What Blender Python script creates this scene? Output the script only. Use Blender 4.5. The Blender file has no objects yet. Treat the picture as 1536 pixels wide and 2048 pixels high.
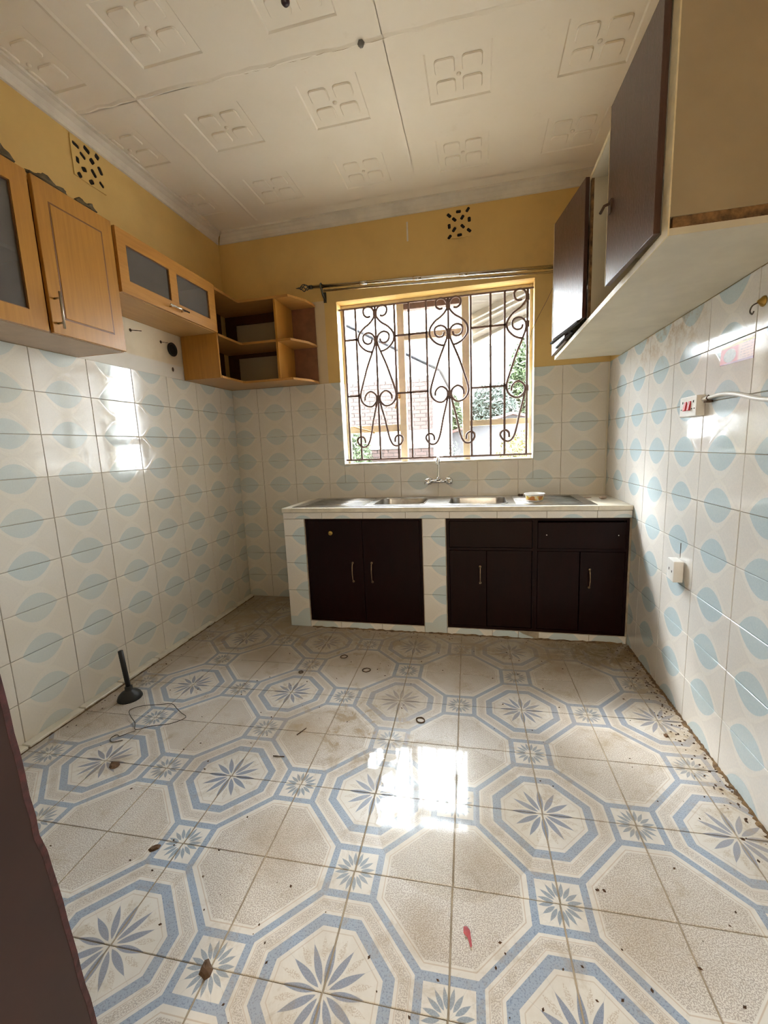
import bpy, bmesh, math, random
from mathutils import Vector, Matrix

# ------------------------------------------------------------------ camera, light, exposure
SC = bpy.context.scene
COL = SC.collection
cam_d = bpy.data.cameras.new('camera')
cam = bpy.data.objects.new('camera', cam_d)
COL.objects.link(cam)
cam_d.sensor_fit = 'HORIZONTAL'
cam_d.sensor_width = 36.0
cam_d.lens = 839.208 / 1536 * 36
cam_d.clip_start = 0.02
cam.matrix_world = Matrix(((0.97557788, 0.00681223, 0.21954816, 2.02016631),
                           (0.21583090, 0.15593825, -0.96389848, -3.29541194),
                           (-0.04080225, 0.98774331, 0.15065962, 1.27093561),
                           (0, 0, 0, 1)))
SC.camera = cam

world = bpy.data.worlds.new('sky')
SC.world = world
world.use_nodes = True
bg = world.node_tree.nodes['Background']
bg.inputs['Color'].default_value = (0.91, 0.965, 1.0, 1)
bg.inputs['Strength'].default_value = 1.0

sun_d = bpy.data.lights.new('hazy_sun', 'SUN')
sun_d.energy = 0.19
sun_d.angle = math.radians(7)
sun_d.color = (1.0, 0.97, 0.92)
sun = bpy.data.objects.new('hazy_sun', sun_d)
COL.objects.link(sun)
sun.location = (-4, 6, 8)
sun.rotation_euler = Vector((0.85, -1.0, -1.22)).to_track_quat('-Z', 'Y').to_euler()

por_d = bpy.data.lights.new('window_portal', 'AREA')
por_d.shape = 'RECTANGLE'
por_d.size, por_d.size_y = 1.46, 1.26
por_d.cycles.is_portal = True
por = bpy.data.objects.new('window_portal', por_d)
COL.objects.link(por)
por.location = (1.688, 0.21, 1.77)
por.rotation_euler = (math.radians(-90), 0, 0)

# fill lamp added behind the camera, shining in through the wide opening
lamp_d = bpy.data.lights.new('fill_lamp', 'AREA')
lamp_d.shape = 'DISK'
lamp_d.size = 0.7
lamp_d.energy = 1.8
lamp_d.color = (1.0, 0.88, 0.70)
lamp = bpy.data.objects.new('fill_lamp', lamp_d)
COL.objects.link(lamp)
lamp.location = (1.9, -5.3, 2.80)

SC.view_settings.view_transform = 'Standard'
SC.view_settings.look = 'None'
SC.view_settings.gamma = 1.0
SC.view_settings.use_curve_mapping = False
SC.view_settings.exposure = 5.58
try:
    SC.cycles.filter_width = 1.0
    SC.cycles.max_bounces = 12
    SC.cycles.diffuse_bounces = 8
    SC.cycles.transparent_max_bounces = 16
    SC.cycles.sample_clamp_indirect = 6
except Exception:
    pass

PI = math.pi
W = 2.9175           # room width
H = 3.0              # ceiling height
YF = -3.65           # front wall
WX0, WX1, WZ0, WZ1 = 0.958, 2.417, 1.143, 2.402   # window opening
TW, TH = 0.298, 0.200


# ------------------------------------------------------------------ node helpers
class G:
    """tiny node-graph helper around one material"""
    def __init__(self, name):
        self.m = bpy.data.materials.new(name)
        self.m.use_nodes = True
        self.t = self.m.node_tree
        self.n = self.t.nodes
        self.b = self.n['Principled BSDF']
        self.out = self.n['Material Output']

    def link(self, a, b):
        self.t.links.new(a, b)

    def val(self, s, v):
        if hasattr(v, 'is_linked') or isinstance(v, bpy.types.NodeSocket):
            self.link(v, s)
        else:
            s.default_value = v

    def f(self, op, a, b=0.0, c=0.0):
        n = self.n.new('ShaderNodeMath')
        n.operation = op
        self.val(n.inputs[0], a)
        if len(n.inputs) > 1:
            self.val(n.inputs[1], b)
        if op in ('MULTIPLY_ADD', 'WRAP', 'COMPARE', 'SMOOTH_MIN', 'SMOOTH_MAX'):
            self.val(n.inputs[2], c)
        return n.outputs[0]

    def step(self, x, lo, hi, a=0.0, b=1.0):
        n = self.n.new('ShaderNodeMapRange')
        n.interpolation_type = 'LINEAR'
        n.clamp = True
        self.val(n.inputs['Value'], x)
        n.inputs['From Min'].default_value = lo
        n.inputs['From Max'].default_value = hi
        n.inputs['To Min'].default_value = a
        n.inputs['To Max'].default_value = b
        return n.outputs['Result']

    def mix(self, fac, a, b, mode='MIX'):
        n = self.n.new('ShaderNodeMix')
        n.data_type = 'RGBA'
        n.blend_type = mode
        self.val(n.inputs['Factor'], fac)
        for s, v in ((n.inputs[6], a), (n.inputs[7], b)):
            if isinstance(v, tuple):
                s.default_value = (v[0], v[1], v[2], 1)
            else:
                self.link(v, s)
        return n.outputs[2]

    def pos(self):
        n = self.n.new('ShaderNodeNewGeometry')
        return n.outputs['Position']

    def obj(self):
        n = self.n.new('ShaderNodeTexCoord')
        return n.outputs['Object']

    def rnd(self):
        return self.n.new('ShaderNodeObjectInfo').outputs['Random']

    def xyz(self, v):
        n = self.n.new('ShaderNodeSeparateXYZ')
        self.link(v, n.inputs[0])
        return n.outputs[0], n.outputs[1], n.outputs[2]

    def scale(self, v, s):
        n = self.n.new('ShaderNodeMapping')
        self.link(v, n.inputs['Vector'])
        n.inputs['Scale'].default_value = s
        return n.outputs[0]

    def noise(self, v, scale, detail=3.0, rough=0.55, dist=0.0):
        n = self.n.new('ShaderNodeTexNoise')
        self.link(v, n.inputs['Vector'])
        n.inputs['Scale'].default_value = scale
        n.inputs['Detail'].default_value = detail
        n.inputs['Roughness'].default_value = rough
        n.inputs['Distortion'].default_value = dist
        return n.outputs['Fac']

    def bump(self, h, strength=0.2, dist=0.005):
        n = self.n.new('ShaderNodeBump')
        n.inputs['Strength'].default_value = strength
        n.inputs['Distance'].default_value = dist
        self.link(h, n.inputs['Height'])
        self.link(n.outputs[0], self.b.inputs['Normal'])

    def color(self, c):
        s = self.b.inputs['Base Color']
        if isinstance(c, tuple):
            s.default_value = (c[0], c[1], c[2], 1)
        else:
            self.link(c, s)

    def rough(self, v):
        self.val(self.b.inputs['Roughness'], v)


def simple(name, c, rough=0.5, metal=0.0, var=0.12, nscale=14.0, bump=0.0, bscale=80.0, spec=0.5, c2=None, stretch=None):
    g = G(name)
    p = g.obj()
    q = g.scale(p, stretch) if stretch else p
    nz = g.noise(q, nscale, 4.0, 0.6)
    d = c2 if c2 else tuple(max(0, x * (1 - 2.2 * var)) for x in c)
    g.color(g.mix(g.step(nz, 0.35, 0.68), c, d))
    g.rough(rough)
    g.b.inputs['Metallic'].default_value = metal
    g.b.inputs['Specular IOR Level'].default_value = spec
    if bump:
        g.bump(g.noise(q, bscale, 3.0), bump, 0.003)
    return g.m


# ------------------------------------------------------------------ materials
def wall_tile_mat():
    g = G('ceramic_wall_tile')
    x, y, z = g.xyz(g.obj())
    cs = g.f('COSINE', g.f('MULTIPLY', x, PI / TW))
    s = g.f('MULTIPLY', cs, cs)
    d = g.f('SUBTRACT', TH / 2, g.f('ABSOLUTE', y))
    B = g.f('MULTIPLY', s, TH / 2)
    diff = g.f('SUBTRACT', B, d)
    ex = g.f('DIVIDE', x, 0.097)
    eh = g.f('MULTIPLY', g.f('POWER', g.f('MAXIMUM', g.f('SUBTRACT', 1.0, g.f('MULTIPLY', ex, ex)), 0.0), 0.85), 0.067)
    blue = g.step(g.f('SUBTRACT', eh, d), -0.001, 0.0012)
    line = g.step(g.f('ABSOLUTE', g.f('SUBTRACT', diff, 0.006)), 0.010, 0.006)
    line2 = g.step(g.f('ABSOLUTE', g.f('ADD', diff, 0.018)), 0.0045, 0.002)
    p = g.pos()
    sp = g.noise(g.scale(p, (1, 1, 1)), 160, 2.0)
    inside = g.step(diff, -0.002, 0.002)
    c = g.mix(inside, (0.725, 0.71, 0.685), (0.76, 0.755, 0.735))
    c = g.mix(g.f('MULTIPLY', g.step(sp, 0.42, 0.62), 0.20), c, (0.55, 0.56, 0.57))
    c = g.mix(g.f('MULTIPLY', line, 0.25), c, (0.79, 0.75, 0.67))
    c = g.mix(g.f('MULTIPLY', line2, 0.12), c, (0.80, 0.78, 0.72))
    bl = g.mix(g.step(sp, 0.35, 0.65), (0.53, 0.64, 0.69), (0.485, 0.605, 0.665))
    c = g.mix(blue, c, bl)
    # yellowed grease and dirt that hang in broad clouds, thicker near the floor and corners
    px, py, pz = g.xyz(p)
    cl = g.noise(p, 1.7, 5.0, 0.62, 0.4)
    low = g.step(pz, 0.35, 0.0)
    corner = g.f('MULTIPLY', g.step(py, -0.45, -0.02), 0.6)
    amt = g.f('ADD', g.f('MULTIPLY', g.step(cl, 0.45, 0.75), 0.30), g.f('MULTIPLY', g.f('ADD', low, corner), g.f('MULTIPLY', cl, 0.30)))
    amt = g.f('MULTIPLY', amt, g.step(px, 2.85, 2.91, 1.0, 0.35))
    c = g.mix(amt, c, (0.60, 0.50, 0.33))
    # brown grease under the right wall cupboard
    gz = g.f('MULTIPLY', g.step(pz, 1.58, 1.76), g.f('MULTIPLY', g.step(py, -1.34, -1.15), g.step(py, -0.45, -0.65)))
    gz = g.f('MULTIPLY', g.f('MULTIPLY', gz, g.step(px, 2.8, 2.9)), g.step(g.noise(p, 14, 5.0, 0.75), 0.46, 0.66))
    c = g.mix(g.f('MULTIPLY', gz, 0.65), c, (0.40, 0.24, 0.10))
    c = g.mix(g.f('MULTIPLY', g.rnd(), 0.10), c, (0.55, 0.52, 0.47))
    # warm light cast on the left and back walls, mixed into the tile colour
    warm_cast = g.f('MAXIMUM', g.step(px, 0.10, 0.05), g.f('MULTIPLY', g.step(py, -0.05, -0.01), 0.8))
    c = g.mix(g.f('MULTIPLY', warm_cast, 0.30), c, (0.62, 0.53, 0.37))
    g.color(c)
    rr = g.f('ADD', 0.07, g.f('MULTIPLY', g.step(g.noise(p, 9, 4.0), 0.45, 0.8), 0.16))
    g.rough(g.f('SUBTRACT', rr, g.f('MULTIPLY', line, 0.03)))
    h = g.f('ADD', g.f('MULTIPLY', line, 0.5), g.f('MULTIPLY', g.noise(p, 6, 2.0), 0.6))
    g.bump(h, 0.10, 0.002)
    g.b.inputs['Specular IOR Level'].default_value = 0.45
    return g.m


FT = 0.294     # printed size of a floor tile


def floor_tile_mat():
    g = G('printed_floor_tile')
    o = g.obj()
    x, y, z = g.xyz(o)
    u = g.f('ABSOLUTE', g.f('ADD', g.f('DIVIDE', x, FT), 0.5))
    v = g.f('ABSOLUTE', g.f('ADD', g.f('DIVIDE', y, FT), 0.5))
    k = 0.755
    uv = g.f('ADD', u, v)
    m = g.f('MAXIMUM', g.f('MAXIMUM', u, v), g.f('MULTIPLY', uv, k))
    u1 = g.f('SUBTRACT', 1.0, u)
    v1 = g.f('SUBTRACT', 1.0, v)
    pq = g.f('MAXIMUM', g.f('MAXIMUM', u1, v1), g.f('MULTIPLY', g.f('ADD', u1, v1), k))
    p = g.pos()
    spk = g.step(g.noise(p, 320, 1.0, 0.4), 0.45, 0.55)
    fine = g.step(g.noise(p, 240, 1.0, 0.4), 0.56, 0.62)
    inM = g.step(m, k + 0.001, k - 0.001)
    inP = g.step(pq, k + 0.001, k - 0.001)

    def band(q, c0, hw, e=0.004):
        return g.step(g.f('ABSOLUTE', g.f('SUBTRACT', q, c0)), hw + e, hw)
    cream = (0.70, 0.69, 0.66)
    speck = g.mix(spk, (0.68, 0.66, 0.625), (0.42, 0.385, 0.36))
    c = g.mix(0.0, cream, cream)
    # plain octagon
    fp = g.step(pq, 0.648, 0.642)
    c = g.mix(fp, c, speck)
    c = g.mix(g.f('MULTIPLY', g.f('MULTIPLY', band(pq, 0.668, 0.003), inP), 0.7), c, (0.50, 0.40, 0.32))
    # medallion
    cM = g.mix(0.0, cream, cream)
    mb_ = band(m, 0.640, 0.036)
    cM = g.mix(g.f('MULTIPLY', mb_, 0.85), cM, speck)
    for q in (0.593, 0.688):
        cM = g.mix(g.f('MULTIPLY', band(m, q, 0.002), 0.6), cM, (0.48, 0.38, 0.31))
    cM = g.mix(g.f('MULTIPLY', band(m, 0.425, 0.0025), 0.6), cM, (0.50, 0.42, 0.35))
    bluec = g.mix(fine, (0.315, 0.395, 0.52), (0.21, 0.275, 0.39))
    cM = g.mix(band(m, 0.513, 0.046), cM, bluec)
    r = g.f('SQRT', g.f('ADD', g.f('MULTIPLY', u, u), g.f('MULTIPLY', v, v)))
    ang = g.f('ARCTAN2', v, u)

    def petals(r_, ang_, stepdeg, off, r0, r1, hw):
        st = math.radians(stepdeg)
        da = g.f('SUBTRACT', g.f('FLOORED_MODULO', g.f('ADD', ang_, st / 2 + math.radians(off)), st), st / 2)
        dist = g.f('MULTIPLY', r_, g.f('ABSOLUTE', g.f('SINE', da)))
        t = g.f('DIVIDE', g.f('SUBTRACT', r_, r0), r1 - r0)
        tt = g.f('MINIMUM', g.f('MAXIMUM', t, 0.0), 1.0)
        w = g.f('MULTIPLY', g.f('SINE', g.f('MULTIPLY', g.f('POWER', tt, 0.85), PI)), hw)
        return g.step(g.f('SUBTRACT', dist, w), 0.002, -0.003)
    pet2 = petals(r, ang, 30, 15, 0.21, 0.40, 0.026)
    cM = g.mix(g.f('MULTIPLY', pet2, g.f('MULTIPLY', spk, 0.75)), cM, (0.50, 0.44, 0.38))
    pet = petals(r, ang, 30, 0, 0.05, 0.36, 0.031)
    cM = g.mix(pet, cM, g.mix(spk, (0.27, 0.32, 0.43), (0.21, 0.26, 0.36)))
    c = g.mix(inM, c, cM)
    # small square
    s_ = g.f('SUBTRACT', 1.0, g.f('MAXIMUM', u, v))
    t_ = g.f('MINIMUM', u, v)
    rs = g.f('SQRT', g.f('ADD', g.f('MULTIPLY', s_, s_), g.f('MULTIPLY', t_, t_)))
    as_ = g.f('ARCTAN2', t_, s_)
    inS = g.f('MULTIPLY', g.f('SUBTRACT', 1.0, inM), g.f('SUBTRACT', 1.0, inP))
    ps = petals(rs, as_, 22.5, 11.25, 0.06, 0.205, 0.020)
    ps = g.f('MULTIPLY', ps, inS)
    c = g.mix(ps, c, g.mix(spk, (0.31, 0.37, 0.45), (0.25, 0.31, 0.38)))
    # blue bands
    bb = g.f('MAXIMUM', band(m, k, 0.033), band(pq, k, 0.033))
    bb = g.f('MULTIPLY', bb, g.f('MAXIMUM', g.step(m, k + 0.04, k + 0.036), g.step(pq, k + 0.04, k + 0.036)))
    c = g.mix(bb, c, bluec)
    # dirt, plus a plain browning that grows towards the back
    px, py, pz = g.xyz(p)
    n1 = g.noise(p, 2.3, 6.0, 0.68, 0.6)
    n2 = g.noise(p, 9.0, 6.0, 0.75, 0.5)
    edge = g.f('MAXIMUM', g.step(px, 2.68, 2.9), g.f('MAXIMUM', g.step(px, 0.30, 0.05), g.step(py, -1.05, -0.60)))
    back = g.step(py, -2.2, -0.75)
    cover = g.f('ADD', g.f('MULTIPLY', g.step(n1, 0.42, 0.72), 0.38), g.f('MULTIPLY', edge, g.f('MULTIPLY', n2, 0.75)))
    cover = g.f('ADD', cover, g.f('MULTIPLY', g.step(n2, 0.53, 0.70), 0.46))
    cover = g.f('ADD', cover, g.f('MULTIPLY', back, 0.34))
    # a muddy patch behind the wet spot
    dx = g.f('SUBTRACT', px, 1.45)
    dy = g.f('MULTIPLY', g.f('SUBTRACT', py, -1.62), 1.3)
    rad = g.f('SQRT', g.f('ADD', g.f('MULTIPLY', dx, dx), g.f('MULTIPLY', dy, dy)))
    mud = g.f('MULTIPLY', g.step(rad, 0.42, 0.10), g.step(n2, 0.44, 0.60))
    cover = g.f('MINIMUM', g.f('ADD', cover, g.f('MULTIPLY', mud, 0.5)), 0.92)
    c = g.mix(cover, c, g.mix(n2, (0.23, 0.165, 0.092), (0.36, 0.28, 0.175)))
    # greenish brown sludge in the far right corner
    cr = g.f('MULTIPLY', g.step(px, 2.25, 2.62), g.step(py, -1.02, -0.74))
    cr = g.f('MULTIPLY', cr, g.step(n2, 0.36, 0.54))
    c = g.mix(g.f('MULTIPLY', cr, 0.85), c, (0.17, 0.11, 0.035))
    for sx_, sy_, sr_, sa_ in ((2.44, -0.80, 0.10, 0.9), (2.45, -0.95, 0.07, 0.8), (0.26, -0.86, 0.07, 0.8), (1.62, -1.36, 0.20, 0.7), (1.18, -1.66, 0.22, 0.6),
                               (2.47, -1.40, 0.12, 0.35), (2.01, -2.15, 0.10, 0.6), (1.87, -2.37, 0.09, 0.6), (0.52, -2.0, 0.07, 0.7), (2.43, -2.27, 0.16, 0.35), (0.86, -1.93, 0.16, 0.4), (1.38, -2.2, 0.16, 0.5)):
        ax_ = g.f('SUBTRACT', px, sx_)
        ay_ = g.f('SUBTRACT', py, sy_)
        q_ = g.f('SQRT', g.f('ADD', g.f('MULTIPLY', ax_, ax_), g.f('MULTIPLY', ay_, ay_)))
        q_ = g.f('ADD', q_, g.f('MULTIPLY', g.f('SUBTRACT', n2, 0.5), sr_ * 2.6))
        c = g.mix(g.f('MULTIPLY', g.step(q_, sr_, sr_ * 0.15), sa_ * 0.75), c, g.mix(n2, (0.20, 0.13, 0.055), (0.36, 0.26, 0.15)))
    g.color(c)
    dry = g.f('ADD', g.step(px, 1.72, 1.45), g.f('MULTIPLY', cover, 0.55))
    g.rough(g.f('MINIMUM', g.f('ADD', 0.27, g.f('MULTIPLY', dry, 0.28)), 0.66))
    g.bump(g.f('ADD', g.f('MULTIPLY', spk, 0.25), n2), 0.05, 0.002)
    return g.m


def paint_mat():
    g = G('wall_paint')
    p = g.pos()
    x, y, z = g.xyz(p)
    n1 = g.noise(p, 2.2, 5.0, 0.6)
    n2 = g.noise(p, 30, 3.0)
    ochre = g.mix(g.step(n1, 0.35, 0.7), (0.68, 0.475, 0.17), (0.59, 0.405, 0.145))
    cream = g.mix(g.step(n1, 0.35, 0.7), (0.72, 0.63, 0.47), (0.64, 0.55, 0.40))
    grout = (0.50, 0.42, 0.32)

    def rng(q, a, b):
        return g.f('MULTIPLY', g.step(q, a - .002, a + .002), g.step(q, b + .002, b - .002))
    # bare cream plaster where the cooker hood hung, and a strip above the tiles
    hood = g.f('MULTIPLY', g.step(x, 0.05, 0.04), g.f('MULTIPLY', rng(y, -1.42, -0.55), rng(z, 1.79, 2.10)))
    shelf = g.f('MULTIPLY', g.step(y, -0.05, -0.04), g.f('MULTIPLY', rng(x, 0.02, 0.60), rng(z, 1.79, 2.36)))
    strip = g.f('MULTIPLY', g.step(y, -0.05, -0.04), g.f('MULTIPLY', rng(x, 0.60, 0.86), rng(z, 1.79, 2.42)))
    c = g.mix(hood, ochre, cream)
    c = g.mix(shelf, c, (0.40, 0.34, 0.24))  # cream of the shelf back, darkened for the dim light in there
    c = g.mix(g.f('MULTIPLY', strip, 0.75), c, (0.56, 0.47, 0.34))
    c = g.mix(g.f('MULTIPLY', hood, g.step(z, 1.895, 1.885)), c, (0.66, 0.63, 0.57))
    reveal = g.f('MULTIPLY', g.step(y, 0.001, 0.006), g.step(z, 1.80, 1.795))
    low = g.step(z, 1.802, 1.798)
    c = g.mix(low, c, grout)
    c = g.mix(reveal, c, (0.78, 0.74, 0.64))
    c = g.mix(g.f('MULTIPLY', g.step(n1, 0.58, 0.75), 0.25), c, (0.38, 0.28, 0.13))
    g.color(c)
    g.rough(0.62)
    g.bump(g.f('ADD', g.f('MULTIPLY', n2, 0.5), n1), 0.12, 0.004)
    return g.m


def ceiling_mat():
    g = G('painted_ceiling_board')
    p = g.pos()
    x, y, z = g.xyz(p)
    n1 = g.noise(p, 1.6, 5.0, 0.6)
    n2 = g.noise(p, 7, 5.0, 0.7)
    c = g.mix(g.step(n1, 0.35, 0.7), (0.80, 0.755, 0.665), (0.74, 0.69, 0.59))
    c = g.mix(g.f('MULTIPLY', g.step(n2, 0.62, 0.8), 0.3), c, (0.50, 0.42, 0.30))
    g.color(c)
    g.rough(0.6)
    g.bump(g.noise(p, 45, 3.0), 0.06, 0.003)
    return g.m


def wood_mat(name, a, b, rough=0.35, sc=(60, 60, 3)):
    g = G(name)
    o = g.obj()
    n = g.noise(g.scale(o, sc), 1.0, 5.0, 0.6, 0.4)
    n2 = g.noise(o, 3.0, 3.0)
    c = g.mix(g.step(n, 0.36, 0.66), a, b)
    c = g.mix(g.f('MULTIPLY', n2, 0.2), c, tuple(x * 0.8 for x in b))
    g.color(c)
    g.rough(rough)
    return g.m


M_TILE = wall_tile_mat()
M_FLOOR = floor_tile_mat()
M_PAINT = paint_mat()
M_CEIL = ceiling_mat()
M_CORN = simple('cornice_plaster', (0.72, 0.68, 0.60), 0.65, var=0.08, nscale=5, bump=0.1)
M_PLAIN = simple('cream_fill_room_paint', (0.70, 0.62, 0.48), 0.7, var=0.05)
M_GROUT = simple('floor_grout', (0.40, 0.33, 0.24), 0.8, var=0.2)
M_BEECH = wood_mat('beech_laminate', (0.43, 0.20, 0.031), (0.36, 0.16, 0.024), 0.32, (70, 70, 4))
M_BEECHY = wood_mat('beech_laminate_cross', (0.46, 0.22, 0.045), (0.38, 0.17, 0.032), 0.32, (70, 4, 70))
M_GROOVE = simple('routed_groove', (0.17, 0.065, 0.014), 0.5)
M_CARC = wood_mat('carcass_board', (0.50, 0.29, 0.11), (0.44, 0.25, 0.09), 0.4, (50, 4, 50))
M_CARCD = simple('dark_carcass_board', (0.07, 0.022, 0.006), 0.5)
M_CARCW = simple('pale_carcass_underside', (0.50, 0.36, 0.24), 0.45, var=0.06)
M_MAROON = simple('dark_maroon_varnish', (0.011, 0.0014, 0.0012), 0.34, var=0.15, nscale=5, stretch=(8, 8, 1), bump=0.05, bscale=30, spec=0.15)
M_BROWN = simple('brown_varnish', (0.085, 0.038, 0.028), 0.30, var=0.15, nscale=6, stretch=(10, 10, 1.5), bump=0.35, bscale=30)
M_PLYW = simple('cream_painted_board', (0.66, 0.60, 0.47), 0.5, var=0.08, nscale=4)
M_PLYB = simple('tan_painted_board', (0.36, 0.285, 0.18), 0.55, var=0.1, nscale=3)
M_EDGE = simple('cream_board_edge', (0.74, 0.64, 0.42), 0.5, var=0.1, nscale=20)
M_ROT = simple('rotten_board_edge', (0.28, 0.15, 0.055), 0.8, c2=(0.06, 0.03, 0.012), nscale=30, bump=0.5, bscale=60)
M_CHROME = simple('chrome', (0.75, 0.75, 0.75), 0.16, 1.0, var=0.05)
M_STEEL = simple('stainless_steel', (0.50, 0.48, 0.45), 0.30, 1.0, var=0.18, nscale=8)
M_IRON = simple('brown_painted_iron', (0.26, 0.175, 0.155), 0.5, var=0.15)
M_FRAME = simple('cream_window_paint', (0.70, 0.62, 0.44), 0.45, var=0.07)
M_WHITE = simple('white_plastic', (0.80, 0.79, 0.76), 0.35, var=0.04)
M_RED = simple('red_rocker_plastic', (0.55, 0.03, 0.04), 0.35, var=0.05)
M_BLACK = simple('black_rubber', (0.012, 0.012, 0.011), 0.5, var=0.1)
M_DARK = simple('dark_hole', (0.015, 0.012, 0.010), 0.9)
M_BRASS = simple('old_brass', (0.55, 0.36, 0.10), 0.35, 1.0, var=0.15)
M_SLAB = simple('terrazzo_slab', (0.72, 0.67, 0.56), 0.35, var=0.10, nscale=12)
M_GRIME = simple('brown_grime', (0.20, 0.125, 0.055), 0.85, var=0.25, nscale=25, c2=(0.07, 0.04, 0.02))
M_DIRT = simple('brown_litter', (0.10, 0.055, 0.03), 0.85, var=0.25, nscale=40)
M_LEAFD = simple('dried_leaf', (0.14, 0.075, 0.035), 0.8, var=0.25, nscale=30)
M_PINK = simple('pink_petal', (0.55, 0.13, 0.16), 0.6, var=0.2)
M_WIRE = simple('dull_wire', (0.16, 0.14, 0.12), 0.45, 0.6)
M_DOOR = simple('dark_brown_door_paint', (0.036, 0.013, 0.009), 0.40, var=0.12, nscale=6, bump=0.1, bscale=18)
M_DEDGE = simple('chipped_door_edge', (0.085, 0.022, 0.024), 0.6, c2=(0.03, 0.012, 0.012), nscale=60, bump=0.5)
M_KEYPL = simple('cream_key_plate', (0.72, 0.66, 0.42), 0.4)
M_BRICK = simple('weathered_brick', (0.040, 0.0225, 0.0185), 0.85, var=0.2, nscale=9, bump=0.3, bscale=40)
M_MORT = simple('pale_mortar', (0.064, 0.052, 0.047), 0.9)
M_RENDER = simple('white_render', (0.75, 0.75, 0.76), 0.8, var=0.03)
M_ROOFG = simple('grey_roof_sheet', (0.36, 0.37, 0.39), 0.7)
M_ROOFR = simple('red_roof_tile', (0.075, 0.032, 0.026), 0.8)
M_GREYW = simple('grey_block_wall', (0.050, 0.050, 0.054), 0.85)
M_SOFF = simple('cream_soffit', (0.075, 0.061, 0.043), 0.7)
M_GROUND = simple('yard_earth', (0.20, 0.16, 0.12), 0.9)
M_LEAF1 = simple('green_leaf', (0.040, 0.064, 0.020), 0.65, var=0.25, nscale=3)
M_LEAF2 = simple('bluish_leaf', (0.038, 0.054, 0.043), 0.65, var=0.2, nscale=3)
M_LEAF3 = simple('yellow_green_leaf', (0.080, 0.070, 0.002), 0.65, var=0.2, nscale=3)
M_BARK = simple('bark', (0.12, 0.08, 0.05), 0.9)


def glass_mat(name, tint, rough, refl):
    g = G(name)
    g.n.remove(g.b)
    tr = g.n.new('ShaderNodeBsdfTransparent')
    tr.inputs['Color'].default_value = (tint[0], tint[1], tint[2], 1)
    gl = g.n.new('ShaderNodeBsdfGlossy')
    gl.inputs['Roughness'].default_value = rough
    fr = g.n.new('ShaderNodeFresnel')
    # same index from either side, so the thin pane never reflects totally
    ge = g.n.new('ShaderNodeNewGeometry')
    g.link(g.step(ge.outputs['Backfacing'], 0.0, 1.0, refl, 1.0 / refl), fr.inputs['IOR'])
    mx = g.n.new('ShaderNodeMixShader')
    g.link(fr.outputs[0], mx.inputs[0])
    g.link(tr.outputs[0], mx.inputs[1])
    g.link(gl.outputs[0], mx.inputs[2])
    g.link(mx.outputs[0], g.out.inputs[0])
    return g.m


M_GLASS = glass_mat('window_glass', (0.96, 0.97, 0.97), 0.02, 1.45)
M_WATER = glass_mat('water_film', (0.95, 0.94, 0.92), 0.05, 1.38)


def smoked_mat():
    g = G('grey_obscured_glass')
    g.color((0.17, 0.155, 0.14))
    g.rough(0.18)
    tr = g.n.new('ShaderNodeBsdfTransparent')
    tr.inputs['Color'].default_value = (0.75, 0.75, 0.77, 1)
    mx = g.n.new('ShaderNodeMixShader')
    mx.inputs[0].default_value = 0.45
    g.link(g.b.outputs[0], mx.inputs[1])
    g.link(tr.outputs[0], mx.inputs[2])
    g.link(mx.outputs[0], g.out.inputs[0])
    return g.m


M_SMOKE = smoked_mat()


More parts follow.
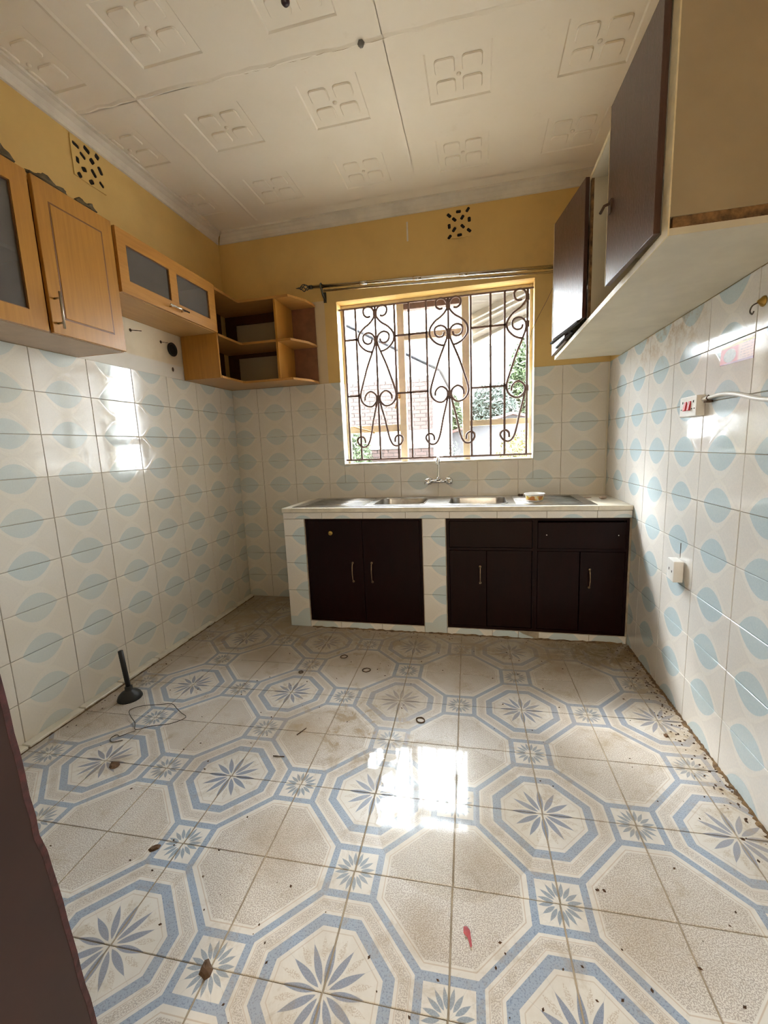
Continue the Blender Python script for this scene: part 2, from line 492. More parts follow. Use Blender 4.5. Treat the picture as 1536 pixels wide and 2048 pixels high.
# ------------------------------------------------------------------ mesh helpers
class MB:
    def __init__(self):
        self.v, self.f, self.sm = [], [], []

    def add(self, vs, fs, smooth=False, T=None):
        k = len(self.v)
        for p in vs:
            p = Vector(p)
            self.v.append(tuple(T @ p) if T else tuple(p))
        for q in fs:
            self.f.append([i + k for i in q])
            self.sm.append(smooth)
        return self

    def box(self, x0, x1, y0, y1, z0, z1, T=None):
        vs = [(x, y, z) for z in (z0, z1) for y in (y0, y1) for x in (x0, x1)]
        return self.add(vs, [(0, 2, 3, 1), (4, 5, 7, 6), (0, 1, 5, 4), (2, 6, 7, 3), (0, 4, 6, 2), (1, 3, 7, 5)], T=T)

    def prism(self, poly, z0, z1, T=None, inset_top=0.0):
        """poly counter-clockwise in xy; optional chamfer at the top"""
        n = len(poly)
        if inset_top > 0:
            top = inset(poly, inset_top)
            vs = [(x, y, z0) for x, y in poly] + [(x, y, z1 - inset_top) for x, y in poly] + [(x, y, z1) for x, y in top]
            fs = [tuple(reversed(range(n)))]
            for r in (0, 1):
                fs += [(r * n + i, r * n + (i + 1) % n, (r + 1) * n + (i + 1) % n, (r + 1) * n + i) for i in range(n)]
            fs.append(tuple(range(2 * n, 3 * n)))
        else:
            vs = [(x, y, z0) for x, y in poly] + [(x, y, z1) for x, y in poly]
            fs = [tuple(reversed(range(n))), tuple(range(n, 2 * n))]
            fs += [(i, (i + 1) % n, n + (i + 1) % n, n + i) for i in range(n)]
        return self.add(vs, fs, T=T)

    def tube(self, pts, r, n=8, closed=False, cap=True):
        P = [Vector(p) for p in pts]
        m = len(P)
        rr = r if isinstance(r, (list, tuple)) else [r] * m
        tang = []
        for i in range(m):
            a = P[(i - 1) % m] if (closed or i > 0) else P[0]
            b = P[(i + 1) % m] if (closed or i < m - 1) else P[-1]
            t = (b - a)
            tang.append(t.normalized() if t.length > 1e-9 else Vector((0, 0, 1)))
        up = Vector((0, 0, 1)) if abs(tang[0].z) < 0.9 else Vector((1, 0, 0))
        nrm = (up - tang[0] * up.dot(tang[0])).normalized()
        vs = []
        for i in range(m):
            nrm = nrm - tang[i] * nrm.dot(tang[i])
            nrm = nrm.normalized() if nrm.length > 1e-6 else tang[i].orthogonal().normalized()
            bi = tang[i].cross(nrm)
            for j in range(n):
                a = 2 * PI * j / n
                vs.append(P[i] + (nrm * math.cos(a) + bi * math.sin(a)) * rr[i])
        fs = []
        for i in range(m if closed else m - 1):
            i2 = (i + 1) % m
            for j in range(n):
                fs.append((i * n + j, i * n + (j + 1) % n, i2 * n + (j + 1) % n, i2 * n + j))
        if cap and not closed:
            fs.append(tuple(reversed(range(n))))
            fs.append(tuple(range((m - 1) * n, m * n)))
        return self.add(vs, fs, smooth=True)

    def lathe(self, prof, n=20, T=None, cap=True):
        vs = []
        for r, z in prof:
            for j in range(n):
                a = 2 * PI * j / n
                vs.append((r * math.cos(a), r * math.sin(a), z))
        fs = []
        for i in range(len(prof) - 1):
            for j in range(n):
                fs.append((i * n + j, i * n + (j + 1) % n, (i + 1) * n + (j + 1) % n, (i + 1) * n + j))
        if cap:
            if prof[0][0] > 1e-6:
                fs.append(tuple(reversed(range(n))))
            if prof[-1][0] > 1e-6:
                fs.append(tuple(range((len(prof) - 1) * n, len(prof) * n)))
        return self.add(vs, fs, smooth=True, T=T)

    def mesh(self, name, mat):
        me = bpy.data.meshes.new(name)
        me.from_pydata(self.v, [], self.f)
        me.polygons.foreach_set('use_smooth', self.sm)
        me.materials.append(mat)
        me.update()
        return me

    def build(self, name, mat, parent=None, bevel=0.0, seg=1):
        o = bpy.data.objects.new(name, self.mesh(name, mat))
        COL.objects.link(o)
        if parent:
            o.parent = parent
        if bevel:
            b = o.modifiers.new('bevel', 'BEVEL')
            b.width = bevel
            b.segments = seg
            b.limit_method = 'ANGLE'
            b.angle_limit = math.radians(40)
        return o


def inset(poly, d):
    n = len(poly)
    out = []
    for i in range(n):
        p0, p1, p2 = Vector(poly[i - 1]), Vector(poly[i]), Vector(poly[(i + 1) % n])
        e1, e2 = (p1 - p0).normalized(), (p2 - p1).normalized()
        n1, n2 = Vector((-e1.y, e1.x)), Vector((-e2.y, e2.x))
        k = 1 + n1.dot(n2)
        out.append(tuple(p1 + (n1 + n2) * (d / max(k, 0.3))))
    return out


def clip_poly(poly, a, b, c):
    """keep a*x+b*y<=c"""
    out = []
    for i in range(len(poly)):
        p, q = poly[i], poly[(i + 1) % len(poly)]
        dp, dq = a * p[0] + b * p[1] - c, a * q[0] + b * q[1] - c
        if dp <= 0:
            out.append(p)
        if (dp < 0 < dq) or (dq < 0 < dp):
            t = dp / (dp - dq)
            out.append((p[0] + t * (q[0] - p[0]), p[1] + t * (q[1] - p[1])))
    res = []
    for p in out:
        if not res or (abs(p[0] - res[-1][0]) + abs(p[1] - res[-1][1])) > 1e-4:
            res.append(p)
    if len(res) > 2 and abs(res[0][0] - res[-1][0]) + abs(res[0][1] - res[-1][1]) < 1e-4:
        res.pop()
    return res


def area(poly):
    return 0.5 * sum(poly[i - 1][0] * poly[i][1] - poly[i][0] * poly[i - 1][1] for i in range(len(poly)))


def catmull(pts, k=4, closed=False):
    P = [Vector(p) for p in pts]
    m = len(P)
    out = []
    for i in range(m if closed else m - 1):
        p0 = P[(i - 1) % m] if (closed or i > 0) else P[0]
        p1, p2 = P[i], P[(i + 1) % m]
        p3 = P[(i + 2) % m] if (closed or i + 2 < m) else P[-1]
        for j in range(k):
            t = j / k
            out.append(0.5 * ((2 * p1) + (p2 - p0) * t + (2 * p0 - 5 * p1 + 4 * p2 - p3) * t * t + (3 * p1 - p0 - 3 * p2 + p3) * t ** 3))
    if not closed:
        out.append(P[-1])
    return out


def thing(name, label, cat, loc=(0, 0, 0), group=None):
    o = bpy.data.objects.new(name, None)
    COL.objects.link(o)
    o.empty_display_size = 0.05
    o['label'] = label
    o['category'] = cat
    if group:
        o['group'] = group
    return o


def tag(o, label, cat, group=None, kind=None):
    o['label'] = label
    o['category'] = cat
    if group:
        o['group'] = group
    if kind:
        o['kind'] = kind
    return o


def struct(o):
    o['kind'] = 'structure'
    return o


def bx(name, mat, parent, x0, x1, y0, y1, z0, z1, bevel=0.0, T=None, seg=1):
    return MB().box(x0, x1, y0, y1, z0, z1, T).build(name, mat, parent, bevel, seg)


# ------------------------------------------------------------------ room shell
g_ = 0.005
wall_left = struct(bx('wall_left', M_PAINT, None, -0.2, -g_, YF - 0.2, 0.2, -0.2, H))
wall_right = struct(bx('wall_right', M_PAINT, None, W + g_, W + 0.2, YF - 0.2, 0.2, -0.2, H))
m_ = MB()
m_.box(-g_, 1.36, YF - 0.12, YF, -0.2, H)
m_.box(2.80, W + g_, YF - 0.12, YF, -0.2, H)
m_.box(1.36, 2.80, YF - 0.12, YF, 2.30, H)
wall_front = struct(m_.build('wall_front', M_PAINT))
# made-up room beyond the opening, added to hold the fill lamp
m_ = MB()
m_.box(-0.2, 4.2, -6.9, -6.7, -0.2, H)
m_.box(-0.2, -0.05, -6.7, YF - 0.2, -0.2, H)
m_.box(4.0, 4.2, -6.7, YF - 0.12, -0.2, H)
m_.box(W + 0.2, 4.0, YF - 0.2, YF - 0.12, -0.2, H)
wall_fill_room = struct(m_.build('wall_fill_room', M_PLAIN))
struct(bx('floor_fill_room', M_PLAIN, None, -0.05, 4.0, -6.7, YF - 0.2, -0.2, -0.0025))
struct(bx('ceiling_fill_room', M_PLAIN, None, -0.05, 4.0, -6.7, YF - 0.2, H, H + 0.1))
mb = MB()
mb.box(-g_, WX0, g_, 0.2, -0.2, H)
mb.box(WX1, W + g_, g_, 0.2, -0.2, H)
mb.box(WX0, WX1, g_, 0.2, -0.2, WZ0)
mb.box(WX0, WX1, g_, 0.2, WZ1, H)
wall_back = struct(mb.build('wall_back', M_PAINT))
floor = struct(bx('floor', M_GROUT, None, -g_, W + g_, YF, g_, -0.2, -0.0025))

# wall tiles: each one an object, alike ones share their mesh
tile_cache = {}


def wall_tile(parent, frame, cx, cz, rect):
    """frame(u, z) -> matrix; rect = visible part in tile coordinates"""
    x0, x1, y0, y1 = [round(a, 4) for a in rect]
    if x1 - x0 < 0.012 or y1 - y0 < 0.012:
        return
    key = (x0, x1, y0, y1)
    if key not in tile_cache:
        m_ = MB()
        gp = 0.0013
        m_.prism([(x0 + gp, y0 + gp), (x1 - gp, y0 + gp), (x1 - gp, y1 - gp), (x0 + gp, y1 - gp)], 0.0, 0.0058, inset_top=0.0014)
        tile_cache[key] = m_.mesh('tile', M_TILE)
    o = bpy.data.objects.new('tile', tile_cache[key])
    COL.objects.link(o)
    o.parent = parent
    o.matrix_local = frame(cx, cz)
    return o


rt = random.Random(3)


def jit():
    return Matrix.Rotation(rt.uniform(-.0035, .0035), 4, 'X') @ Matrix.Rotation(rt.uniform(-.0035, .0035), 4, 'Y')


def fr_left(u, z):   # local x -> +y, local y -> +z, normal +x
    return Matrix(((0, 0, 1, -g_), (1, 0, 0, u), (0, 1, 0, z), (0, 0, 0, 1))) @ jit()


def fr_right(u, z):  # normal -x ; local x -> -y
    return Matrix(((0, 0, -1, W + g_), (-1, 0, 0, u), (0, 1, 0, z), (0, 0, 0, 1))) @ jit()


def fr_back(u, z):   # normal -y ; local x -> +x
    return Matrix(((1, 0, 0, u), (0, 0, -1, g_), (0, 1, 0, z), (0, 0, 0, 1))) @ jit()


def rects_minus(r, h):
    x0, x1, y0, y1 = r
    a0, a1, b0, b1 = h
    if a0 >= x1 or a1 <= x0 or b0 >= y1 or b1 <= y0:
        return [r]
    out = []
    if x0 < a0:
        out.append((x0, a0, y0, y1))
    if a1 < x1:
        out.append((a1, x1, y0, y1))
    c0, c1 = max(x0, a0), min(x1, a1)
    if y0 < b0:
        out.append((c0, c1, y0, b0))
    if b1 < y1:
        out.append((c0, c1, b1, y1))
    return out


for r in range(9):
    z1 = 1.8 - TH * r
    zc = z1 - TH / 2
    # left wall
    for k in range(-1, 12):
        ya, yb = -0.1819 - TW * (k + 1), -0.1819 - TW * k
        lo, hi = max(ya, YF), min(yb, 0.0)
        if hi - lo > 0.012:
            yc = (ya + yb) / 2
            wall_tile(wall_left, fr_left, yc, zc, (lo - yc, hi - yc, -TH / 2, TH / 2))
    for k in range(-1, 12):
        ya, yb = -0.1142 - TW * (k + 1), -0.1142 - TW * k
        lo, hi = max(ya, YF), min(yb, 0.0)
        if hi - lo > 0.012 and not (yb > -0.5 and z1 < 0.85 and ya > -0.55):
            yc = (ya + yb) / 2
            wall_tile(wall_right, fr_right, yc, zc, (yc - hi, yc - lo, -TH / 2, TH / 2))
    for k in range(-1, 10):
        xa, xb = 0.2257 + TW * k, 0.2257 + TW * (k + 1)
        lo, hi = max(xa, 0.0), min(xb, W)
        if hi - lo < 0.012 or (lo > 0.75 and z1 < 0.85):
            continue
        xc = (xa + xb) / 2
        for q in rects_minus((lo, hi, z1 - TH, z1), (WX0, WX1, WZ0, WZ1)):
            wall_tile(wall_back, fr_back, xc, zc, (q[0] - xc, q[1] - xc, q[2] - zc, q[3] - zc))

# floor tiles, laid 1.5 degrees off the walls
FA = math.radians(1.5)
fa = Vector((0.2951 * math.cos(FA), 0.2951 * math.sin(FA)))
fb = Vector((-0.2930 * math.sin(FA) * 0.8, 0.2930 * math.cos(FA)))
FO = Vector((1.0484, -1.9738))
floor_cache = {}
hs = 0.1452
for i in range(-5, 9):
    for j in range(-7, 9):
        c = FO + fa * (i + 0.5) + fb * (j + 0.5)
        rot = {(0, 0): 0, (1, 0): 1, (1, 1): 2, (0, 1): 3}[(i % 2, j % 2)]
        th = FA + rot * PI / 2
        T = Matrix.Translation((c.x, c.y, -0.0025)) @ Matrix.Rotation(th, 4, 'Z')
        Ti = T.inverted()
        poly = [(-hs, -hs), (hs, -hs), (hs, hs), (-hs, hs)]
        full = True
        for a, b, cc in ((-1, 0, -0.004), (1, 0, W - 0.004), (0, 1, -0.004), (0, -1, -YF - 0.004)):
            # world half plane a*x+b*y<=cc  -> local
            al = a * math.cos(th) + b * math.sin(th)
            bl = -a * math.sin(th) + b * math.cos(th)
            cl = cc - (a * c.x + b * c.y)
            n0 = clip_poly(poly, al, bl, cl)
            if len(n0) < 3:
                poly = []
                break
            if n0 != poly:
                full = False
            poly = n0
        if not poly or area(poly) < 0.0006:
            continue
        wy = [(T @ Vector((p[0], p[1], 0))) for p in poly]
        if min(p.y for p in wy) > -0.54 and min(p.x for p in wy) > 0.70:
            continue          # wholly under the counter
        key = 'full' if full else (i, j)
        if key not in floor_cache:
            m_ = MB()
            m_.prism(poly, -0.006, 0.0025, inset_top=0.0012)
            floor_cache[key] = m_.mesh('tile', M_FLOOR)
        o = bpy.data.objects.new('tile', floor_cache[key])
        COL.objects.link(o)
        o.parent = floor
        o.matrix_local = T @ Matrix.Rotation(rt.uniform(-.0015, .0015), 4, 'X') @ Matrix.Rotation(rt.uniform(-.0015, .0015), 4, 'Y')

# ------------------------------------------------------------------ ceiling: boards pressed with square motifs
ceiling = struct(bx('ceiling', M_CEIL, None, -0.2, W + 0.2, YF - 0.2, 0.2, H + 0.012, H + 0.1))
CXP, CYP = 0.615, 0.555
cx_lines = [0.405 + CXP * k for k in range(-1, 5)]
cy_lines = [-1.262 + CYP * k for k in range(-5, 4)]


def rrect(cx, cy, hx, hy, rad, n=3, corners=(1, 1, 1, 1)):
    pts = []
    for q, (sx, sy) in enumerate(((1, -1), (1, 1), (-1, 1), (-1, -1))):
        rd = rad if corners[q] else rad * 0.25
        ox, oy = cx + sx * (hx - rd), cy + sy * (hy - rd)
        a0 = (-PI / 2, 0, PI / 2, PI)[q]
        for t in range(n + 1):
            a = a0 + PI / 2 * t / n
            pts.append((ox + rd * math.cos(a), oy + rd * math.sin(a)))
    return pts


def ceiling_cell(m_, x0, x1, y0, y1):
    cx, cy = (x0 + x1) / 2, (y0 + y1) / 2
    hx, hy, ch, dp = 0.152, 0.146, 0.007, 0.0055
    zs = H
    A = [(x0, y0), (x1, y0), (x1, y1), (x0, y1)]
    B = [(cx - hx, cy - hy), (cx + hx, cy - hy), (cx + hx, cy + hy), (cx - hx, cy + hy)]
    C_ = [(cx - hx + ch, cy - hy + ch), (cx + hx - ch, cy - hy + ch), (cx + hx - ch, cy + hy - ch), (cx - hx + ch, cy + hy - ch)]
    vs = [(x, y, zs) for x, y in A] + [(x, y, zs) for x, y in B] + [(x, y, zs + dp) for x, y in C_]
    fs = []
    for q in range(4):
        q2 = (q + 1) % 4
        fs.append((q, 4 + q, 4 + q2, q2))
        fs.append((4 + q, 8 + q, 8 + q2, 4 + q2))
    fs.append((11, 10, 9, 8))
    m_.add(vs, fs)
    # four proud pads and the little bud between them
    FL = Matrix.Translation((0, 0, zs + dp)) @ Matrix.Rotation(PI, 4, 'X')
    for sx in (-1, 1):
        for sy in (-1, 1):
            px, py = cx + sx * 0.063, cy + sy * 0.058
            pl = rrect(px, -py, 0.047, 0.043, 0.018, 3)
            m_.prism(pl, -0.001, 0.0065, T=FL, inset_top=0.004)
    m_.lathe([(0.011, -0.001), (0.010, 0.004), (0.005, 0.007), (0.0005, 0.008)], 10, Matrix.Translation((cx, cy, zs + dp)) @ Matrix.Rotation(PI, 4, 'X'))


gx = [(0, 1), (1, 3), (3, 5)]
gy = [(0, 1), (1, 3), (3, 5), (5, 7), (7, 8)]
for (xa, xb) in gx:
    for (ya, yb) in gy:
        m_ = MB()
        for xi in range(xa, xb):
            for yi in range(ya, yb):
                e = 0.0022
                ceiling_cell(m_, cx_lines[xi] + (e if xi == xa else 0), cx_lines[xi + 1] - (e if xi == xb - 1 else 0),
                             cy_lines[yi] + (e if yi == ya else 0), cy_lines[yi + 1] - (e if yi == yb - 1 else 0))
        m_.build('ceiling_panel', M_CEIL, ceiling)
# uneven filler in the joints
rj = random.Random(8)
m_ = MB()
y = -3.6
pts = []
while y < -0.05:
    pts.append((0.405 + rj.uniform(-.004, .004), y))
    y += 0.12
for a, b in zip(pts, pts[1:]):
    m_.add([(a[0] - .016, a[1], H + .0005), (a[0], a[1], H - .0035), (a[0] + .016, a[1], H + .0005),
            (b[0] - .016, b[1], H + .0005), (b[0], b[1], H - .0035), (b[0] + .016, b[1], H + .0005)],
           [(0, 1, 4, 3), (1, 2, 5, 4)])
for x0_, x1_ in ((0.05, 2.45),):
    x = x0_
    prev = None
    while x < x1_:
        p = (x, -1.262 + rj.uniform(-.007, .007) + 0.018 * (x - 1.2) / 1.2, rj.uniform(0.0025, 0.006))
        if prev:
            m_.add([(prev[0], prev[1] - .014, H + .0005), (prev[0], prev[1], H - prev[2]), (prev[0], prev[1] + .012, H + .0005),
                    (p[0], p[1] - .014, H + .0005), (p[0], p[1], H - p[2]), (p[0], p[1] + .012, H + .0005)],
                   [(0, 3, 4, 1), (1, 4, 5, 2)])
        prev = p
        x += 0.07
m_.build('joint_filler', M_CEIL, ceiling)
m_ = MB()
rc_ = random.Random(14)
xk = 0.98
while xk < 1.60:
    L_ = rc_.uniform(.02, .10)
    yk = -1.262 + 0.018 * (xk - 1.2) / 1.2 + rc_.uniform(-.003, .003)
    d_ = rc_.uniform(-.006, .006)
    w_ = rc_.uniform(.0012, .0028)
    m_.add([(xk, yk, H - .0064), (xk + L_, yk + d_, H - .0064), (xk + L_ * .6, yk + d_ * .6 + w_, H - .0064), (xk + L_ * .2, yk + w_ * .7, H - .0064)], [(3, 2, 1, 0)])
    xk += L_ + rc_.uniform(.004, .05)
m_.build('joint_crack', simple('crack_line', (0.42, 0.34, 0.24), 0.9), ceiling)

# cornice
PROF = [(0.0, 2.932), (0.011, 2.934), (0.014, 2.952), (0.028, 2.972), (0.040, 2.978), (0.052, 2.985), (0.068, 2.988), (0.070, 3.001)]


def cornice(name, run):
    m_ = MB()
    n = len(PROF)
    vs = []
    for fn in run:
        vs += [fn(d, z) for d, z in PROF]
    m_.add(vs, [(i, i + 1, n + i + 1, n + i) for i in range(n - 1)])
    return struct(m_.build(name, M_CORN))


cornice('trim_1', (lambda d, z: (d - g_, -d, z), lambda d, z: (d - g_, YF, z)))
cornice('trim_2', (lambda d, z: (d, g_ - d, z), lambda d, z: (W - d, g_ - d, z)))
cornice('trim_3', (lambda d, z: (W + g_ - d, -d, z), lambda d, z: (W + g_ - d, YF, z)))

# skirting of cut tile along the left wall
bb_ = struct(MB().box(0.0008, 0.03, YF, -0.004, 0.0002, 0.006).build('baseboard_left', M_GROUT))
yy = -0.01
rk = random.Random(5)
while yy > YF + 0.1:
    L = rk.choice((0.28, 0.24, 0.30))
    a, b = max(yy - L + 0.004, YF + 0.004), yy - 0.003
    MB().box(0.002, 0.046 + rk.uniform(-.002, .003), a, b, 0.0045, 0.017 + rk.uniform(-.002, .002)).build('skirting_tile', M_SLAB, bb_, 0.002)
    yy -= L

# ------------------------------------------------------------------ window 1: casement frame, panes
window = struct(bpy.data.objects.new('window_1', None))
COL.objects.link(window)
fy0, fy1 = 0.115, 0.165
m_ = MB()
m_.box(WX0 + .001, WX0 + 0.022, fy0, fy1, WZ0 + .001, WZ1 - .001)
m_.box(WX1 - 0.022, WX1 - .001, fy0, fy1, WZ0 + .001, WZ1 - .001)
m_.box(WX0 + 0.022, WX1 - 0.022, fy0, fy1, WZ1 - 0.026, WZ1 - .001)
m_.box(WX0 + 0.022, WX1 - 0.022, fy0, fy1, WZ0 + .001, WZ0 + 0.014)
m_.build('frame', M_FRAME, window, 0.002)
for xa, xb in ((1.408, 1.463), (1.905, 1.962)):
    bx('mullion', M_FRAME, window, xa, xb, fy0 - 0.004, fy1 + .004, WZ0 + 0.014, WZ1 - 0.026, 0.003)
bx('glazing_bar', M_FRAME, window, 0.98, 1.408, fy0, fy1, 1.400, 1.458, 0.003)
bx('glazing_bar', M_FRAME, window, 1.962, 2.395, fy0, fy1, 1.412, 1.456, 0.003)
bx('transom', M_FRAME, window, 1.463, 1.905, fy0, fy1, 2.098, 2.148, 0.003)
bx('fanlight_rail', M_IRON, window, 1.463, 1.905, fy0 + .005, fy1 + .02, 2.325, 2.376, 0.003)
for xa, xb, za, zb in ((0.98, 1.408, 1.157, 1.400), (0.98, 1.408, 1.458, 2.376), (1.463, 1.905, 1.157, 2.098),
                       (1.463, 1.905, 2.148, 2.325), (1.962, 2.395, 1.157, 1.412), (1.962, 2.395, 1.456, 2.376)):
    bx('pane', M_GLASS, window, xa, xb, 0.142, 0.145, za, zb)
m_ = MB()
m_.tube([(1.020, 0.105, 1.452), (1.10, 0.088, 1.428), (1.196, 0.072, 1.398)], 0.0065, 8)
m_.lathe([(0.0105, -.008), (0.0105, .008)], 10, Matrix.Translation((1.196, 0.072, 1.398)))
m_.build('stay', simple('bronze_stay', (0.52, 0.36, 0.16), 0.4), window)
m_ = MB()
m_.box(1.398, 1.418, 0.098, 0.112, 1.655, 1.690)
m_.tube([(1.407, 0.094, 1.672), (1.396, 0.078, 1.640), (1.381, 0.070, 1.575)], [0.007, 0.007, 0.005], 8)
m_.build('latch', simple('bronze_latch', (0.50, 0.30, 0.10), 0.4), window)
# sill lip left and white tile on the sill
bx('sill', M_SLAB, window, WX0 + .002, WX1 - .002, 0.004, 0.114, WZ0 + .0005, WZ0 + 0.012, 0.003)

# burglar bars with scrolls
grille = thing('window_grille', 'brown wrought iron burglar bars with scrolls inside the kitchen window', 'grille')
GY = 0.040


def flatbar(name, x0, x1, z0, z1):
    bx(name, M_IRON, grille, x0, x1, GY - 0.005, GY + 0.005, z0, z1)


for x in (1.002, 1.097, 1.254, 1.404, 1.515, 1.647, 1.811, 1.974, 2.115, 2.215, 2.372):
    top = 2.345
    flatbar('bar', x - .0072, x + .0072, 1.186, top)
flatbar('rail', 0.962, 2.413, 1.176, 1.190)
flatbar('rail', 0.962, 2.413, 2.343, 2.354)
for xa, xb in ((1.002, 1.105), (1.404, 1.655), (1.974, 2.225)):
    for z in (2.118, 1.690):
        flatbar('crossbar', xa, xb, z - .0070, z + .0070)
S1 = [(-0.038, 2.278), (-0.063, 2.274), (-0.086, 2.29), (-0.093, 2.321), (-0.081, 2.342), (-0.053, 2.350), (-0.027, 2.340), (-0.012, 2.317), (-0.008, 2.289), (-0.015, 2.263), (-0.048, 2.226), (-0.094, 2.196), (-0.129, 2.158), (-0.142, 2.119), (-0.132, 2.077), (-0.096, 2.038), (-0.058, 2.019), (-0.034, 2.016)]
S2 = [(-0.032, 2.109), (-0.041, 2.084), (-0.069, 2.077), (-0.096, 2.094), (-0.104, 2.126), (-0.091, 2.15), (-0.057, 2.159), (-0.025, 2.143), (-0.010, 2.112), (-0.012, 2.071), (-0.034, 2.012), (-0.075, 1.913), (-0.104, 1.827), (-0.127, 1.755), (-0.142, 1.698), (-0.138, 1.655), (-0.117, 1.622), (-0.084, 1.603), (-0.05, 1.604), (-0.021, 1.632), (-0.013, 1.663), (-0.023, 1.695), (-0.056, 1.717), (-0.087, 1.707), (-0.106, 1.68), (-0.108, 1.651)]
S3 = [(-0.013, 1.640), (-0.022, 1.595), (-0.05, 1.484), (-0.068, 1.394), (-0.086, 1.329), (-0.11, 1.292), (-0.145, 1.285), (-0.173, 1.305), (-0.187, 1.336), (-0.176, 1.36), (-0.147, 1.367), (-0.125, 1.347), (-0.122, 1.314)]
for cx0, sides in ((1.254, (-1, 1)), (1.811, (-1, 1)), (2.372, (-1,))):
    for sd in sides:
        for S in (S1, S2, S3):
            pts = catmull([(cx0 + (x if sd < 0 else -x), GY - 0.002, z) for x, z in S], 4)
            MB().tube(pts, 0.0082, 6).build('scroll', M_IRON, grille)
    for z in (2.289, 2.110, 1.663):
        bx('collar', M_IRON, grille, cx0 - .016, min(cx0 + .016, 2.385), GY - .011, GY + .009, z - .022, z + .022, 0.003)

# ------------------------------------------------------------------ curtain rod
rod = thing('curtain_rod', 'double metal curtain rod sloping above the kitchen window', 'curtain rod')
a, b = Vector((0.80, -0.075, 2.500)), Vector((2.62, -0.075, 2.424))
m_ = MB()
m_.tube([a, b], 0.0125, 14)
m_.build('pole', M_CHROME, rod)
m_ = MB()
m_.tube([a + Vector((0.1, -0.028, -0.046)), b + Vector((0, -0.028, -0.042))], 0.0075, 12)
m_.build('pole', M_CHROME, rod)
for t in (0.22, 0.44, 0.62):
    c = a.lerp(b, t)
    m_ = MB()
    dr = (b - a).normalized()
    m_.tube([c - dr * .03, c + dr * .03], 0.0145, 14)
    m_.build('sleeve', M_CHROME, rod)
M_GUN = simple('dark_gunmetal', (0.10, 0.10, 0.085), 0.35, 0.8)
for xb_ in (0.872, 2.585):
    z0 = 2.500 - 0.0418 * (xb_ - 0.80)
    m_ = MB()
    m_.box(xb_ - .011, xb_ + .011, -0.006, -0.0005, z0 - .095, z0 - .02)
    m_.tube([(xb_, -0.004, z0 - .075), (xb_, -0.05, z0 - .05), (xb_, -0.075, z0 - .016)], 0.008, 8)
    m_.tube([(xb_ + .0, -0.075 + .02 * math.cos(t), z0 + .02 * math.sin(t)) for t in [2 * PI * k / 14 for k in range(14)]], 0.006, 6, closed=True)
    m_.build('bracket', M_GUN, rod)
m_ = MB()
m_.tube([(0.80, -0.075, 2.500), (0.775, -0.075, 2.501)], 0.0145, 12)
for q in range(4):
    pts = []
    for t in range(11):
        u_ = t / 10
        rr_ = 0.022 * math.sin(PI * u_) + 0.003
        an = q * PI / 2 + u_ * PI
        pts.append((0.775 - 0.075 * u_, -0.075 + rr_ * math.cos(an), 2.501 + rr_ * math.sin(an)))
    m_.tube(pts, 0.0035, 6)
m_.tube([(0.702, -0.075, 2.504), (0.668, -0.075, 2.506)], [0.007, 0.002], 8)
m_.build('finial', M_GUN, rod)

# ------------------------------------------------------------------ air vents (pierced blocks)
SLOTS = [(-.066, .058, -38), (0.0, .074, 0), (.064, .078, 52), (-.030, .028, -38), (.026, .034, 52), (.074, .014, 90), (-.066, -.012, 90), (-.032, -.038, 52), (.028, -.024, -42), (.072, -.056, -38), (-.064, -.082, 52), (.006, -.078, 5)]


def vent(name, label, frame, rnd_, wob):
    v = thing(name, label, 'vent')
    bm = bmesh.new()
    hs_ = 0.096
    rr_ = random.Random(rnd_)
    loops = [[(-hs_, -hs_), (hs_, -hs_), (hs_, hs_), (-hs_, hs_)]]
    for (sx, sy, an) in SLOTS:
        a_ = math.radians(an + rr_.uniform(-wob, wob) * 30)
        l_, w_ = 0.0168 + rr_.uniform(-.003, .003) * wob, 0.0098 + rr_.uniform(.000, .005) * wob
        pts = [(l_, -w_ * .6), (l_, w_ * .6), (l_ * .7, w_), (-l_ * .7, w_), (-l_, w_ * .6), (-l_, -w_ * .6), (-l_ * .7, -w_), (l_ * .7, -w_)]
        loops.append([(sx + x * math.cos(a_) - y * math.sin(a_), sy + x * math.sin(a_) + y * math.cos(a_)) for x, y in pts])
    edges = []
    for lp in loops:
        vs = [bm.verts.new((x, y, 0.0045)) for x, y in lp]
        edges += [bm.edges.new((vs[i], vs[(i + 1) % len(vs)])) for i in range(len(vs))]
    bmesh.ops.triangle_fill(bm, use_beauty=True, use_dissolve=False, edges=edges)
    for lp in loops:
        top = [bm.verts.new((x, y, 0.0045)) for x, y in lp]
        bot = [bm.verts.new((x, y, 0.0005)) for x, y in lp]
        for i in range(len(lp)):
            bm.faces.new((top[i], top[(i + 1) % len(lp)], bot[(i + 1) % len(lp)], bot[i]))
    me = bpy.data.meshes.new('block')
    bm.to_mesh(me)
    bm.free()
    me.materials.append(M_PAINT)
    o = bpy.data.objects.new('block', me)
    COL.objects.link(o)
    o.parent = v
    o.matrix_local = frame
    o2 = MB().box(-hs_ + .001, hs_ - .001, -hs_ + .001, hs_ - .001, -0.0005, 0.001, T=frame).build('dark_backing', M_DARK, v)
    return v


vent('air_vent', 'square pierced air vent high on the back wall above the window', Matrix(((1, 0, 0, 1.897), (0, 0, -1, g_ - .0005), (0, 1, 0, 2.822), (0, 0, 0, 1))), 1, 0.2)
vent('air_vent', 'square pierced air vent high on the left wall above the beech cupboards', Matrix(((0, 0, 1, -g_ + .0005), (1, 0, 0, -1.185), (0, 1, 0, 2.828), (0, 0, 0, 1))), 2, 1.0)

